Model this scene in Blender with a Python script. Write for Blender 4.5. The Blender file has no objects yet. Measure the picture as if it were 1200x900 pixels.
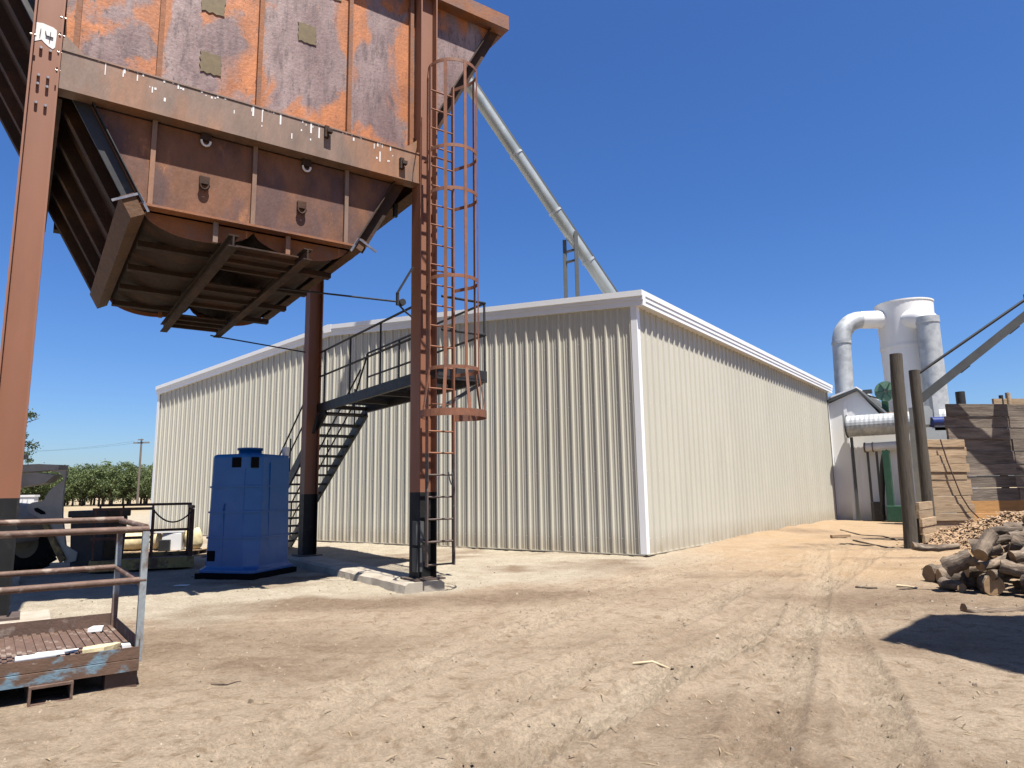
import bpy, math, random
import numpy as np
from math import sin, cos, radians, pi, atan2, sqrt
from mathutils import Matrix, Vector
random.seed(7); rng = np.random.default_rng(7)
scene = bpy.context.scene
col = scene.collection

# ------------------------------------------------------------------ camera
FPX, PIT, ROL, HC = 810.0, radians(8.84), radians(0.87), 1.35
_r0 = np.array([1, 0, 0.]); _f = np.array([0, cos(PIT), sin(PIT)]); _u0 = np.array([0, -sin(PIT), cos(PIT)])
_r = _r0*cos(ROL) - _u0*sin(ROL); _u = _u0*cos(ROL) + _r0*sin(ROL)
CAM = np.array([0, 0, HC])
cd = bpy.data.cameras.new('camera'); cam = bpy.data.objects.new('camera', cd); col.objects.link(cam)
cd.sensor_width = 36; cd.lens = 36*FPX/1200; cd.clip_start = 0.05; cd.clip_end = 20000
cam.matrix_world = Matrix(((_r[0], _u[0], -_f[0], 0), (_r[1], _u[1], -_f[1], 0), (_r[2], _u[2], -_f[2], HC), (0, 0, 0, 1)))
scene.camera = cam
# ------------------------------------------------------------------ sky + sun
SUN_AZ, SUN_EL = 148.5, 68.5        # azimuth clockwise from +Y
w = bpy.data.worlds.new('World'); scene.world = w; w.use_nodes = True
nt = w.node_tree; bg = nt.nodes['Background']
sky = nt.nodes.new('ShaderNodeTexSky'); sky.sky_type = 'NISHITA'; sky.sun_disc = False
sky.sun_elevation = radians(SUN_EL); sky.sun_rotation = radians(SUN_AZ)
sky.altitude = 60; sky.air_density = 1.0; sky.dust_density = 1.0; sky.ozone_density = 10.0
hs = nt.nodes.new('ShaderNodeHueSaturation'); hs.inputs['Saturation'].default_value = 1.14; hs.inputs['Hue'].default_value = 0.508
nt.links.new(sky.outputs[0], hs.inputs['Color']); nt.links.new(hs.outputs[0], bg.inputs[0]); bg.inputs[1].default_value = 0.060
sl = bpy.data.lights.new('sun', 'SUN'); sl.energy = 5.0; sl.angle = radians(0.53); sl.color = (1, 0.955, 0.88)
so = bpy.data.objects.new('sun', sl); col.objects.link(so)
_sd = Vector((sin(radians(SUN_AZ))*cos(radians(SUN_EL)), cos(radians(SUN_AZ))*cos(radians(SUN_EL)), sin(radians(SUN_EL))))
so.rotation_euler = _sd.to_track_quat('Z', 'Y').to_euler(); so.location = (0, 0, 60)
scene.view_settings.view_transform = 'Standard'; scene.view_settings.look = 'None'
scene.view_settings.exposure = 1.36; scene.view_settings.gamma = 1
scene.render.resolution_x = 1024; scene.render.resolution_y = 768

# ------------------------------------------------------------------ pixel -> place helpers (photo is 1200x900)
def ray(x, y): return _r*(x-600)/FPX - _u*(y-450)/FPX + _f
def G(x, y, z=0.0):
    d = ray(x, y); return CAM + d*(z-HC)/d[2]
def D(az): return np.array([sin(radians(az)), cos(radians(az)), 0.])
def VP(x, y, P, az):
    dr = D(az); n = np.array([dr[1], -dr[0], 0]); d = ray(x, y)
    return CAM + d*np.dot(np.array([P[0], P[1], HC])-CAM, n)/np.dot(d, n)
def at_depth(x, y, Y):
    d = ray(x, y); return CAM + d*Y/d[1]

# ------------------------------------------------------------------ materials
MATS = {}
KA = .65       # dims most surface colours to weaken bounced light and deepen the shade
def rgb(c): return (c[0], c[1], c[2], 1)
def dim(c): return None if c is None else tuple(v*KA for v in c)
def mat(name, c, rough=.7, metal=0., var=.2, scale=3., c2=None, lo=.5, hi=.62, scale2=2., c3=None, lo3=.6, hi3=.7, scale3=6.,
        bump=0., bscale=40., stretch=(1, 1, 1), rnd=.0, spec=.4, shift=0.):
    if name in MATS: return MATS[name]
    c, c2, c3 = dim(c), dim(c2), dim(c3)
    m = bpy.data.materials.new(name); m.use_nodes = True; t = m.node_tree; N = t.nodes; L = t.links
    b = N['Principled BSDF']; b.inputs['Roughness'].default_value = rough; b.inputs['Metallic'].default_value = metal
    b.inputs['Specular IOR Level'].default_value = spec
    tc = N.new('ShaderNodeTexCoord'); src = tc.outputs['Object']
    oi = N.new('ShaderNodeObjectInfo')
    if shift:
        mu = N.new('ShaderNodeMath'); mu.operation = 'MULTIPLY'; mu.inputs[1].default_value = shift; L.new(oi.outputs['Random'], mu.inputs[0])
        va = N.new('ShaderNodeVectorMath'); va.operation = 'ADD'; L.new(src, va.inputs[0]); L.new(mu.outputs[0], va.inputs[1]); src = va.outputs[0]
    mp = N.new('ShaderNodeMapping'); mp.inputs['Scale'].default_value = stretch; L.new(src, mp.inputs[0]); src2 = mp.outputs[0]
    def noise(s, det=6., r=.6, v=src2):
        n = N.new('ShaderNodeTexNoise'); n.inputs['Scale'].default_value = s; n.inputs['Detail'].default_value = det
        n.inputs['Roughness'].default_value = r; L.new(v, n.inputs['Vector']); return n.outputs['Fac']
    def ramp(f, a, bb):
        r = N.new('ShaderNodeMapRange'); r.inputs[1].default_value = a; r.inputs[2].default_value = bb; L.new(f, r.inputs[0]); return r.outputs[0]
    def mix(f, A, B, mode='MIX'):
        x = N.new('ShaderNodeMix'); x.data_type = 'RGBA'; x.blend_type = mode
        for s_, v in ((0, f), (6, A), (7, B)):
            if isinstance(v, (tuple, list)): x.inputs[s_].default_value = rgb(v)
            elif isinstance(v, (int, float)): x.inputs[s_].default_value = v
            else: L.new(v, x.inputs[s_])
        return x.outputs[2]
    cur = c
    if c2: cur = mix(ramp(noise(scale2), lo, hi), cur, c2)
    if c3: cur = mix(ramp(noise(scale3, 8, .7), lo3, hi3), cur, c3)
    f = ramp(noise(scale, 8, .65), .25, .75)
    dark = tuple([1-var]*3); lite = tuple([1+var]*3)
    cur = mix(1.0, mix(f, dark, lite), cur, 'MULTIPLY')
    if rnd:
        r = N.new('ShaderNodeMapRange'); r.inputs[3].default_value = 1-rnd; r.inputs[4].default_value = 1+rnd; L.new(oi.outputs['Random'], r.inputs[0])
        cc = N.new('ShaderNodeCombineColor')
        for i in range(3): L.new(r.outputs[0], cc.inputs[i])
        cur = mix(1.0, cur, cc.outputs[0], 'MULTIPLY')
    L.new(cur, b.inputs['Base Color'])
    rr = ramp(noise(scale*2.3), .2, .8)
    r = N.new('ShaderNodeMapRange'); r.inputs[3].default_value = max(0.05, rough-.12); r.inputs[4].default_value = min(1, rough+.12); L.new(rr, r.inputs[0]); L.new(r.outputs[0], b.inputs['Roughness'])
    if bump:
        bp = N.new('ShaderNodeBump'); bp.inputs['Strength'].default_value = bump; bp.inputs['Distance'].default_value = .02
        L.new(noise(bscale, 6, .6), bp.inputs['Height']); L.new(bp.outputs[0], b.inputs['Normal'])
    MATS[name] = m; return m

RUST = mat('rust_panel', (.205, .135, .125), .62, .1, .36, 5., c2=(.47, .165, .05), lo=.50, hi=.60, scale2=.85, c3=(.34, .26, .25), lo3=.54, hi3=.74, scale3=2.6, bump=.25, bscale=22, shift=37., rnd=.08)
def rust_panel_mat():
    m = RUST; t = m.node_tree; N = t.nodes; L = t.links; b = N['Principled BSDF']
    tc = N.new('ShaderNodeTexCoord'); oi = N.new('ShaderNodeObjectInfo'); sx = N.new('ShaderNodeSeparateXYZ'); L.new(tc.outputs['Generated'], sx.inputs[0])
    def mth(op, a, bb=None):
        n = N.new('ShaderNodeMath'); n.operation = op
        for i, v in enumerate((a, bb)):
            if v is None: continue
            if isinstance(v, (int, float)): n.inputs[i].default_value = v
            else: L.new(v, n.inputs[i])
        return n.outputs[0]
    ex = mth('MULTIPLY', mth('ABSOLUTE', mth('SUBTRACT', sx.outputs[0], .5)), 2.); ez_ = mth('MULTIPLY', mth('ABSOLUTE', mth('SUBTRACT', sx.outputs[2], .5)), 1.5)
    edge = mth('POWER', mth('MAXIMUM', ex, ez_), 2.2)
    off = N.new('ShaderNodeVectorMath'); off.operation = 'ADD'; L.new(tc.outputs['Object'], off.inputs[0]); L.new(mth('MULTIPLY', oi.outputs['Random'], 53.), off.inputs[1])
    def nz(sc, det=7., r=.6, st=(1, 1, 1), dist=0.):
        mp = N.new('ShaderNodeMapping'); mp.inputs['Scale'].default_value = st; L.new(off.outputs[0], mp.inputs[0])
        n = N.new('ShaderNodeTexNoise'); n.inputs['Scale'].default_value = sc; n.inputs['Detail'].default_value = det; n.inputs['Roughness'].default_value = r; n.inputs['Distortion'].default_value = dist; L.new(mp.outputs[0], n.inputs['Vector']); return n.outputs['Fac']
    def rmp(f, a, bb):
        r = N.new('ShaderNodeMapRange'); r.inputs[1].default_value = a; r.inputs[2].default_value = bb; L.new(f, r.inputs[0]); return r.outputs[0]
    def mix(f, A, B, mode='MIX'):
        x = N.new('ShaderNodeMix'); x.data_type = 'RGBA'; x.blend_type = mode
        for s_, v in ((0, f), (6, A), (7, B)):
            if isinstance(v, tuple): x.inputs[s_].default_value = rgb(v)
            elif isinstance(v, float): x.inputs[s_].default_value = v
            else: L.new(v, x.inputs[s_])
        return x.outputs[2]
    grey = mix(rmp(nz(1.6, 8, .65, (1, 1, .5)), .38, .62), (.125, .075, .072), (.225, .16, .15))
    grey = mix(rmp(nz(6, 8, .7, (1.6, 1, .35)), .50, .68), grey, (.07, .042, .042))
    orn = mix(rmp(nz(4, 7, .6, (1, 1, .4)), .35, .65), (.22, .075, .026), (.37, .13, .042))
    f = mth('ADD', mth('MULTIPLY', edge, .17), nz(1.25, 6, .55, (1, 1, .6), .8))
    c = mix(rmp(f, .565, .63), grey, orn)
    c = mix(rmp(nz(17, 5, .7, (1.5, 1, .5)), .60, .68), c, (.06, .035, .03))
    c = mix(1.0, c, mix(rmp(nz(30, 6, .7), .25, .75), (.78, .78, .78), (1.2, 1.2, 1.2)), 'MULTIPLY')
    L.new(c, b.inputs['Base Color'])
rust_panel_mat()
RUSTD = mat('rust_shade_dark', (.036, .017, .010), .9, .0, .35, 4., c2=(.075, .03, .013), lo=.5, hi=.66, scale2=1.7, bump=.3, bscale=30, shift=11.)  # near-black rust; the deep shade of the underside is put into this colour
RUSTL = mat('rust_orange', (.30, .115, .045), .75, .1, .3, 5., c2=(.20, .10, .07), lo=.5, hi=.63, scale2=2.5, bump=.25, bscale=30, shift=9.)
RUSTM = mat('rust_mid', (.125, .058, .023), .8, .0, .25, 9., c2=(.095, .045, .022), lo=.5, hi=.66, scale2=6., bump=.3, bscale=30)
RUSTW = mat('rust_lower', (.20, .082, .038), .75, .0, .3, 5., c2=(.115, .055, .045), lo=.46, hi=.6, scale2=1.6, c3=(.36, .15, .06), lo3=.6, hi3=.72, scale3=3., stretch=(1, 1, .5), bump=.25, bscale=30, shift=9.)
BEAM = mat('beam_rust', (.225, .145, .105), .6, .1, .3, 5., c2=(.36, .155, .065), lo=.43, hi=.6, scale2=.8, c3=(.7, .66, .6), lo3=.70, hi3=.73, scale3=11., stretch=(1, 1, .3), bump=.2, bscale=25)
POST = mat('post_primer', (.29, .12, .066), .6, 0., .14, 3., c2=(.235, .092, .05), lo=.5, hi=.7, scale2=1.5, c3=(.55, .42, .36), lo3=.76, hi3=.8, scale3=7., stretch=(1, 1, .25))
PBLK = mat('post_black', (.014, .014, .015), .6, 0., .3, 4., c2=(.04, .034, .03), lo=.58, hi=.7, scale2=4, spec=.25)
LADR = mat('ladder_primer', (.26, .105, .055), .65, .1, .25, 9., c2=(.20, .10, .07), lo=.5, hi=.65, scale2=5, c3=(.55, .48, .42), lo3=.66, hi3=.72, scale3=16)
LADB = mat('ladder_bare', (.13, .095, .08), .6, .3, .25, 9., c2=(.3, .26, .22), lo=.6, hi=.7, scale2=12)
BLK = mat('black_steel', (.022, .021, .022), .55, .0, .3, 6., c2=(.06, .05, .045), lo=.6, hi=.72, scale2=5)
PATCH = mat('patch_plate', (.15, .105, .045), .6, .2, .3, 12., c2=(.15, .10, .045), lo=.5, hi=.65, scale2=8)
WHITEP = mat('white_paint', (.8, .79, .77), .6, 0, .05, 4)
CHROME = mat('worn_steel', (.42, .38, .35), .35, .8, .2, 9)
BEIGE = mat('beige_steel', (.63, .60, .50), .42, .0, .035, 1.2, c2=(.59, .56, .465), lo=.5, hi=.75, scale2=.7, stretch=(1, 1, .4), rnd=.025, spec=.5)
TRIM = mat('white_trim', (1.0, 1.0, 1.0), .35, .0, .03, 2., rnd=.02)
ROOF = mat('roof_steel', (.6, .6, .6), .4, .3, .08, 2)
CONC = mat('concrete', (.42, .37, .30), .9, 0, .2, 3., c2=(.33, .28, .22), lo=.5, hi=.65, scale2=2., c3=(.5, .46, .4), lo3=.6, hi3=.7, scale3=8, bump=.3, bscale=60)
BLUE = mat('blue_plastic', (.0, .11, .36), .4, 0, .1, 2., c2=(.002, .135, .40), lo=.5, hi=.7, scale2=1.4, c3=(.05, .14, .34), lo3=.69, hi3=.75, scale3=5, spec=.5)
DARK = mat('black_and_hole_shade', (.005, .005, .006), .9, spec=.1)  # plain black for the tank base, and hole shade as a colour
GALV = mat('galvanised', (.56, .58, .58), .5, .3, .12, 3., c2=(.42, .44, .45), lo=.45, hi=.6, scale2=2.2)
SPOUT = mat('spout_steel', (.48, .51, .49), .36, .45, .12, 1.5, c2=(.40, .43, .41), lo=.5, hi=.6, scale2=1.)
CYCW = mat('cyclone_white', (.88, .87, .84), .55, 0, .08, 1., c2=(.58, .55, .5), lo=.6, hi=.75, scale2=.8, stretch=(1, 1, .3), spec=.3)
SHEDW = mat('shed_white', (1.0, 1.0, .98), .6, 0, .05, .8, c2=(.86, .85, .80), lo=.6, hi=.78, scale2=.7, stretch=(1, 1, .3))
GREEN = mat('machine_green', (.02, .085, .05), .5, 0, .2, 4., c2=(.05, .10, .06), lo=.55, hi=.7, scale2=3)
PULL = mat('pulley_green', (.17, .30, .20), .5, 0, .15, 5)
DGREY = mat('dark_grey_steel', (.085, .09, .09), .6, .1, .2, 4)
MGREY = mat('machine_grey', (.36, .38, .38), .5, .2, .15, 3)
MOTOR = mat('motor_blue', (.012, .03, .16), .4, 0, .2, 5)
WPOST = mat('weathered_post', (.095, .08, .06), .9, 0, .4, 3., c2=(.05, .04, .032), lo=.5, hi=.6, scale2=3, stretch=(5, 5, .5), bump=.6, bscale=9)
PLKL = mat('plank_tan', (.42, .30, .185), .88, 0, .25, 2.5, c2=(.32, .21, .12), lo=.5, hi=.62, scale2=2, stretch=(.7, 2, 6), bump=.4, bscale=6, rnd=.18, shift=17.)
PLKG = mat('plank_grey', (.205, .165, .13), .9, 0, .3, 2.5, c2=(.13, .10, .078), lo=.48, hi=.6, scale2=1.6, c3=(.3, .26, .22), lo3=.6, hi3=.7, scale3=3., stretch=(.7, 2, 6), bump=.5, bscale=6, rnd=.2, shift=23.)
PLKO = mat('plank_orange', (.50, .26, .09), .85, 0, .25, 3., stretch=(.7, 2, 6), bump=.3, bscale=6, rnd=.12, shift=5.)
BARK = mat('bark', (.20, .15, .108), .95, 0, .45, 9., c2=(.095, .068, .048), lo=.48, hi=.60, scale2=5., c3=(.33, .28, .225), lo3=.56, hi3=.70, scale3=7., stretch=(.45, 2, 2), bump=1., bscale=16, rnd=.35, shift=31.)
ENDG = mat('end_grain', (.37, .24, .125), .85, 0, .3, 9., c2=(.25, .15, .08), lo=.5, hi=.65, scale2=6, rnd=.2, shift=7.)
CHIP = mat('wood_chip', (.40, .27, .16), .9, 0, .35, 30., c2=(.27, .17, .10), lo=.45, hi=.6, scale2=25)
BSKT = mat('basket_rust', (.145, .088, .064), .7, .2, .3, 9., c2=(.30, .235, .19), lo=.54, hi=.64, scale2=7., bump=.2, bscale=60)
BSKB = mat('basket_worn_blue', (.145, .085, .055), .7, .15, .3, 9., c2=(.17, .26, .32), lo=.52, hi=.59, scale2=6., c3=(.33, .30, .27), lo3=.62, hi3=.7, scale3=14, stretch=(.6, 1, 1), bump=.2, bscale=60)
BSKP = mat('basket_pale_blue', (.30, .33, .34), .65, .1, .25, 9., c2=(.17, .11, .08), lo=.48, hi=.56, scale2=5., stretch=(1, 1, .5), bump=.2, bscale=60)
CARTM = mat('cart_rust', (.12, .05, .03), .75, .1, .3, 8., c2=(.2, .085, .045), lo=.5, hi=.65, scale2=5)
CARTY = mat('cart_yellow', (.40, .28, .10), .75, 0, .3, 6., c2=(.15, .085, .045), lo=.47, hi=.6, scale2=4)
LOAD = mat('loader_grey', (.46, .40, .32), .6, 0, .2, 4., c2=(.48, .43, .36), lo=.55, hi=.7, scale2=3)
RUBB = mat('rubber', (.022, .021, .02), .85, 0, .3, 8, bump=.2, bscale=40)
RIMM = mat('rim_cream', (.5, .47, .37), .6, 0, .15, 6)
PAPER = mat('paper', (.78, .77, .76), .8, 0, .05, 6)
SACK = mat('sack_tan', (.70, .58, .34), .9, 0, .25, 7., bump=.6, bscale=8)
POLEW = mat('pole_wood', (.17, .135, .11), .9, 0, .3, 3, stretch=(4, 4, .4))
TRUNK = mat('trunk', (.08, .06, .045), .95, 0, .3, 5, bump=.5, bscale=12)

def leafmat(name, a, b_):
    m = bpy.data.materials.new(name); m.use_nodes = True; t = m.node_tree; N = t.nodes; L = t.links
    b = N['Principled BSDF']; b.inputs['Roughness'].default_value = .6; b.inputs['Specular IOR Level'].default_value = .25
    g = N.new('ShaderNodeNewGeometry'); x = N.new('ShaderNodeMix'); x.data_type = 'RGBA'
    x.inputs[6].default_value = rgb(a); x.inputs[7].default_value = rgb(b_); L.new(g.outputs['Random Per Island'], x.inputs[0])
    L.new(x.outputs[2], b.inputs['Base Color'])
    tr = N.new('ShaderNodeBsdfTranslucent'); L.new(x.outputs[2], tr.inputs[0]); ms = N.new('ShaderNodeMixShader'); ms.inputs[0].default_value = .25
    L.new(b.outputs[0], ms.inputs[1]); L.new(tr.outputs[0], ms.inputs[2]); L.new(ms.outputs[0], N['Material Output'].inputs[0])
    return m
LEAF = leafmat('orchard_leaf', (.05, .075, .028), (.125, .15, .058))
LEAFD = leafmat('dark_leaf', (.03, .045, .018), (.07, .085, .035))

def base_dust(m, h, colr, amt=.75):     # splashed soil on the foot of a wall
    t = m.node_tree; N = t.nodes; L = t.links; b = N['Principled BSDF']; src = b.inputs['Base Color'].links[0].from_socket
    tc = N.new('ShaderNodeTexCoord'); sx = N.new('ShaderNodeSeparateXYZ'); L.new(tc.outputs['Object'], sx.inputs[0])
    n = N.new('ShaderNodeTexNoise'); n.inputs['Scale'].default_value = 2.2; n.inputs['Detail'].default_value = 8; L.new(tc.outputs['Object'], n.inputs['Vector'])
    r = N.new('ShaderNodeMapRange'); r.inputs[1].default_value = .08; r.inputs[2].default_value = h; r.inputs[3].default_value = 1; r.inputs[4].default_value = 0; L.new(sx.outputs[2], r.inputs[0])
    mu = N.new('ShaderNodeMath'); mu.operation = 'MULTIPLY'; L.new(r.outputs[0], mu.inputs[0]); L.new(n.outputs['Fac'], mu.inputs[1])
    m2 = N.new('ShaderNodeMath'); m2.operation = 'MULTIPLY'; m2.use_clamp = True; m2.inputs[1].default_value = amt*1.6; L.new(mu.outputs[0], m2.inputs[0])
    x = N.new('ShaderNodeMix'); x.data_type = 'RGBA'; L.new(m2.outputs[0], x.inputs[0]); L.new(src, x.inputs[6]); x.inputs[7].default_value = rgb(dim(colr)); L.new(x.outputs[2], b.inputs['Base Color'])
base_dust(BEIGE, .55, (.40, .32, .22), .6); base_dust(BLUE, .7, (.20, .20, .22), .22); base_dust(SHEDW, .8, (.40, .32, .22), .6)

# ------------------------------------------------------------------ mesh builder
class MB:
    def __init__(s): s.v = []; s.f = []; s.mi = []; s.sm = []
    def add(s, vs, fs, mi=0, smooth=False):
        o = len(s.v); s.v += [tuple(map(float, v)) for v in vs]
        for f in fs: s.f.append([i+o for i in f]); s.mi.append(mi); s.sm.append(smooth)
        return s
    def box(s, x0, x1, y0, y1, z0, z1, mi=0):
        v = [(x0,y0,z0),(x1,y0,z0),(x1,y1,z0),(x0,y1,z0),(x0,y0,z1),(x1,y0,z1),(x1,y1,z1),(x0,y1,z1)]
        return s.add(v, [(0,3,2,1),(4,5,6,7),(0,1,5,4),(1,2,6,5),(2,3,7,6),(3,0,4,7)], mi)
    def bar(s, p, q, a, b=None, up=(0, 0, 1), mi=0):
        b = b or a; p = np.array(p, float); q = np.array(q, float); d = q-p; d /= np.linalg.norm(d)
        u = np.array(up, float)
        if abs(d@u) > .98: u = np.array([1., 0, 0]) if abs(d[0]) < .9 else np.array([0, 1., 0])
        sd = np.cross(d, u); sd /= np.linalg.norm(sd); u = np.cross(sd, d)
        v = []
        for e in (p, q):
            for i, j in ((-1,-1),(1,-1),(1,1),(-1,1)): v.append(e+sd*a/2*i+u*b/2*j)
        return s.add(v, [(0,1,2,3),(7,6,5,4),(0,4,5,1),(1,5,6,2),(2,6,7,3),(3,7,4,0)], mi)
    def tube(s, pts, r, n=10, cap=True, mi=0, rs=None, smooth=True):
        pts = [np.array(p, float) for p in pts]; rings = []; prev = None
        for i, p in enumerate(pts):
            d = pts[min(i+1, len(pts)-1)]-pts[max(i-1, 0)]; d /= np.linalg.norm(d)
            if prev is None:
                u = np.array([0, 0, 1.]) if abs(d[2]) < .9 else np.array([1., 0, 0])
            else: u = prev
            u = u-d*(u@d); u /= np.linalg.norm(u); prev = u; w_ = np.cross(d, u); rr = rs[i] if rs else r
            rings.append([p+rr*(u*cos(2*pi*k/n)+w_*sin(2*pi*k/n)) for k in range(n)])
        vs = [v for R in rings for v in R]; fs = []
        for i in range(len(rings)-1):
            for k in range(n): fs.append((i*n+k, i*n+(k+1) % n, (i+1)*n+(k+1) % n, (i+1)*n+k))
        s.add(vs, fs, mi, smooth)
        if cap: s.add(rings[0], [tuple(range(n))[::-1]], mi); s.add(rings[-1], [tuple(range(n))], mi)
        return s
    def prism(s, poly, a, b, axis='y', mi=0):   # poly of 2-D points extruded along axis
        def P(p, t): return {'y': (p[0], t, p[1]), 'x': (t, p[0], p[1]), 'z': (p[0], p[1], t)}[axis]
        n = len(poly); v = [P(p, a) for p in poly]+[P(p, b) for p in poly]
        return s.add(v, [tuple(range(n)), tuple(range(2*n-1, n-1, -1))]+[(i, i+n, (i+1) % n+n, (i+1) % n) for i in range(n)], mi)
    def mesh(s, name, mats):
        me = bpy.data.meshes.new(name); me.from_pydata(s.v, [], s.f)
        for m in (mats if isinstance(mats, (list, tuple)) else [mats]): me.materials.append(m)
        me.polygons.foreach_set('material_index', s.mi); me.polygons.foreach_set('use_smooth', s.sm)
        import bmesh
        bm = bmesh.new(); bm.from_mesh(me); bmesh.ops.recalc_face_normals(bm, faces=bm.faces); bm.to_mesh(me); bm.free()
        return me
    def build(s, name, mats, parent=None, world=False, bevel=0):
        if world and parent is not None:
            mi = np.array(ROOTM[parent.name].inverted()); a = np.array(s.v); a = a@mi[:3, :3].T+mi[:3, 3]; s.v = [tuple(x) for x in a]
        o = bpy.data.objects.new(name, s.mesh(name, mats)); col.objects.link(o)
        if parent is not None: o.parent = parent
        if bevel:
            bv = o.modifiers.new('b', 'BEVEL'); bv.width = bevel; bv.segments = 2; bv.limit_method = 'ANGLE'
        return o
ROOTM = {}
def tag(o, label, cat, group=None, kind=None):
    if label: o['label'] = label
    if cat: o['category'] = cat
    if group: o['group'] = group
    if kind: o['kind'] = kind
    return o
def thing(name, label, cat, loc=(0, 0, 0), az=None, group=None):   # local X points to azimuth az
    o = bpy.data.objects.new(name, None); col.objects.link(o); o.empty_display_size = .2
    o.location = tuple(map(float, loc)); rz = radians(90-az) if az is not None else 0.
    o.rotation_euler = (0, 0, rz); ROOTM[o.name] = Matrix.Translation(Vector(o.location))@Matrix.Rotation(rz, 4, 'Z')
    return tag(o, label, cat, group)
def inst(name, me, parent=None, loc=(0, 0, 0), rot=(0, 0, 0), sc=(1, 1, 1)):
    o = bpy.data.objects.new(name, me); col.objects.link(o); o.parent = parent; o.location = loc; o.rotation_euler = rot; o.scale = sc; return o

# ------------------------------------------------------------------ ground
def vnoise(x, y, seed):
    r = np.random.default_rng(seed); T = r.random((256, 256))
    xi = np.floor(x).astype(int); yi = np.floor(y).astype(int); fx = x-xi; fy = y-yi
    fx = fx*fx*(3-2*fx); fy = fy*fy*(3-2*fy); a = lambda i, j: T[(xi+i) % 256, (yi+j) % 256]
    return (a(0,0)*(1-fx)+a(1,0)*fx)*(1-fy)+(a(0,1)*(1-fx)+a(1,1)*fx)*fy
def fbm(x, y, seed, oc=4):
    t = 0; a = 1; n = 0
    for i in range(oc): t = t+a*vnoise(x*2**i, y*2**i, seed+i); n += a; a *= .5
    return t/n
def grade(a, b, st, far, g=1.22):
    v = list(np.arange(a, b+1e-6, st)); d = st; x = v[-1]
    while x < far: d *= g; x += d; v.append(x)
    d = st; x = v[0]; lo = []
    while x > -far: d *= g; x -= d; lo.append(x)
    return np.array(lo[::-1]+v)
gx = grade(-6.0, 8.5, .033, 6000); gy = grade(2.6, 15.0, .033, 6000)
X, Y = np.meshgrid(gx, gy, indexing='ij')
near = np.clip(1-(np.hypot(np.maximum(0, np.abs(X-1)-9), np.maximum(0, np.abs(Y-10)-9)))/6, 0, 1)
pale = np.zeros_like(X); orange = np.zeros_like(X); damp = np.zeros_like(X)
# dirt/pad boundary: a line from left of basket to the wall corner, wobbling
wob = (fbm(X*.9, Y*.9, 3)-.5)*2.2
bl = np.interp(X, [-9, -6, -3.8, -2.9, -1.3, -.5, .5, 2.5, 6], [8.2, 7.6, 7.6, 8.3, 9.3, 10.3, 10.6, 12.2, 15])
pale = np.clip((Y-bl+wob)/.9+.3, 0, 1)
pale *= np.clip((4.2-X)/2.2+(Y-14)*.12, 0, 1)
dO = X*.82-(Y-12)*.15-1.4
orange = np.clip(dO/3.2+wob*.35, 0, 1)*np.clip((Y-8.3)/3.0+wob*.3, 0, 1)
damp = np.exp(-(((X+.3)/2.4)**2+((Y-9.3-.25*X)/.75)**2)*1.4)*.9+np.exp(-(((X+3.2)/2.6)**2+((Y-6.6)/.8)**2))*.75+np.exp(-(((X-4.6)/1.7)**2+((Y-8.6)/1.1)**2))*.8 + np.exp(-(((X-2.9)/1.6)**2+((Y-6.3)/.6)**2))*.5
damp += np.clip((fbm(X*.55+9, Y*.9, 21)-.56)*3.2, 0, .6)
damp = np.clip(1.25*damp*(.25+1.5*fbm(X*2.2, Y*2.2, 11)), 0, 1)
Z = (fbm(X*.7, Y*.7, 5)-.5)*.06+(fbm(X*4, Y*4, 6)-.5)*.020+(fbm(X*9, Y*9, 8, 3)-.5)*.030
def trk(pxs, wd, amp, ph=0, chev=True):
    global Z, pale, damp
    P = np.array([G(*p)[:2] for p in pxs]); S = []                       # densify with Catmull-Rom
    Q = np.vstack([2*P[0]-P[1], P, 2*P[-1]-P[-2]])
    for i in range(1, len(Q)-2):
        for t in np.linspace(0, 1, 24, endpoint=False):
            a, b, c, d = Q[i-1:i+3]; S.append(.5*((2*b)+(c-a)*t+(2*a-5*b+4*c-d)*t*t+(3*b-a-3*c+d)*t**3))
    S = np.array(S); seg = np.r_[0, np.cumsum(np.hypot(*np.diff(S, axis=0).T))]
    m = (X > S[:, 0].min()-1) & (X < S[:, 0].max()+1) & (Y > S[:, 1].min()-1) & (Y < S[:, 1].max()+1)
    xx = X[m]; yy = Y[m]; best = np.full(xx.shape, 9.); sg = np.zeros(xx.shape); al = np.zeros(xx.shape)
    tan = np.gradient(S, axis=0); tan /= np.hypot(tan[:, 0], tan[:, 1])[:, None]
    for i in range(len(S)):
        dx = xx-S[i, 0]; dy = yy-S[i, 1]; d = np.hypot(dx, dy); k = d < best
        best[k] = d[k]; sg[k] = (dx*tan[i, 1]-dy*tan[i, 0])[k]; al[k] = (seg[i]+dx*tan[i, 0]+dy*tan[i, 1])[k]
    u = np.abs(sg)/wd; prof = np.clip((1.15-u)/.25, 0, 1); rimm = np.exp(-((u-1.15)/.2)**2)
    tr = np.sin(2*pi*(al+(np.abs(sg)*.9 if chev else 0)+ph)/.125); tr = np.clip(tr*2.2, -1, 1)
    fade = .25+.75*np.clip((fbm(xx*.8, yy*.8, 40+int(ph*10))-.3)*3.5, 0, 1)
    Z[m] += fade*(prof*(-.022*amp+.017*amp*tr)+rimm*.026*amp)
    pale_add = prof*.15*fade; pale[m] = np.clip(pale[m]+pale_add*(damp[m] < .5), 0, 1); damp[m] *= 1-.25*prof*fade
trk([(420, 905), (600, 815), (740, 752), (870, 690), (990, 632)], .20, 1.0)
trk([(560, 905), (720, 825), (850, 758), (960, 690), (1040, 640)], .20, 1.1, .3)
trk([(880, 905), (905, 830), (930, 760), (955, 690), (960, 640)], .19, .9, .5)
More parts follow.
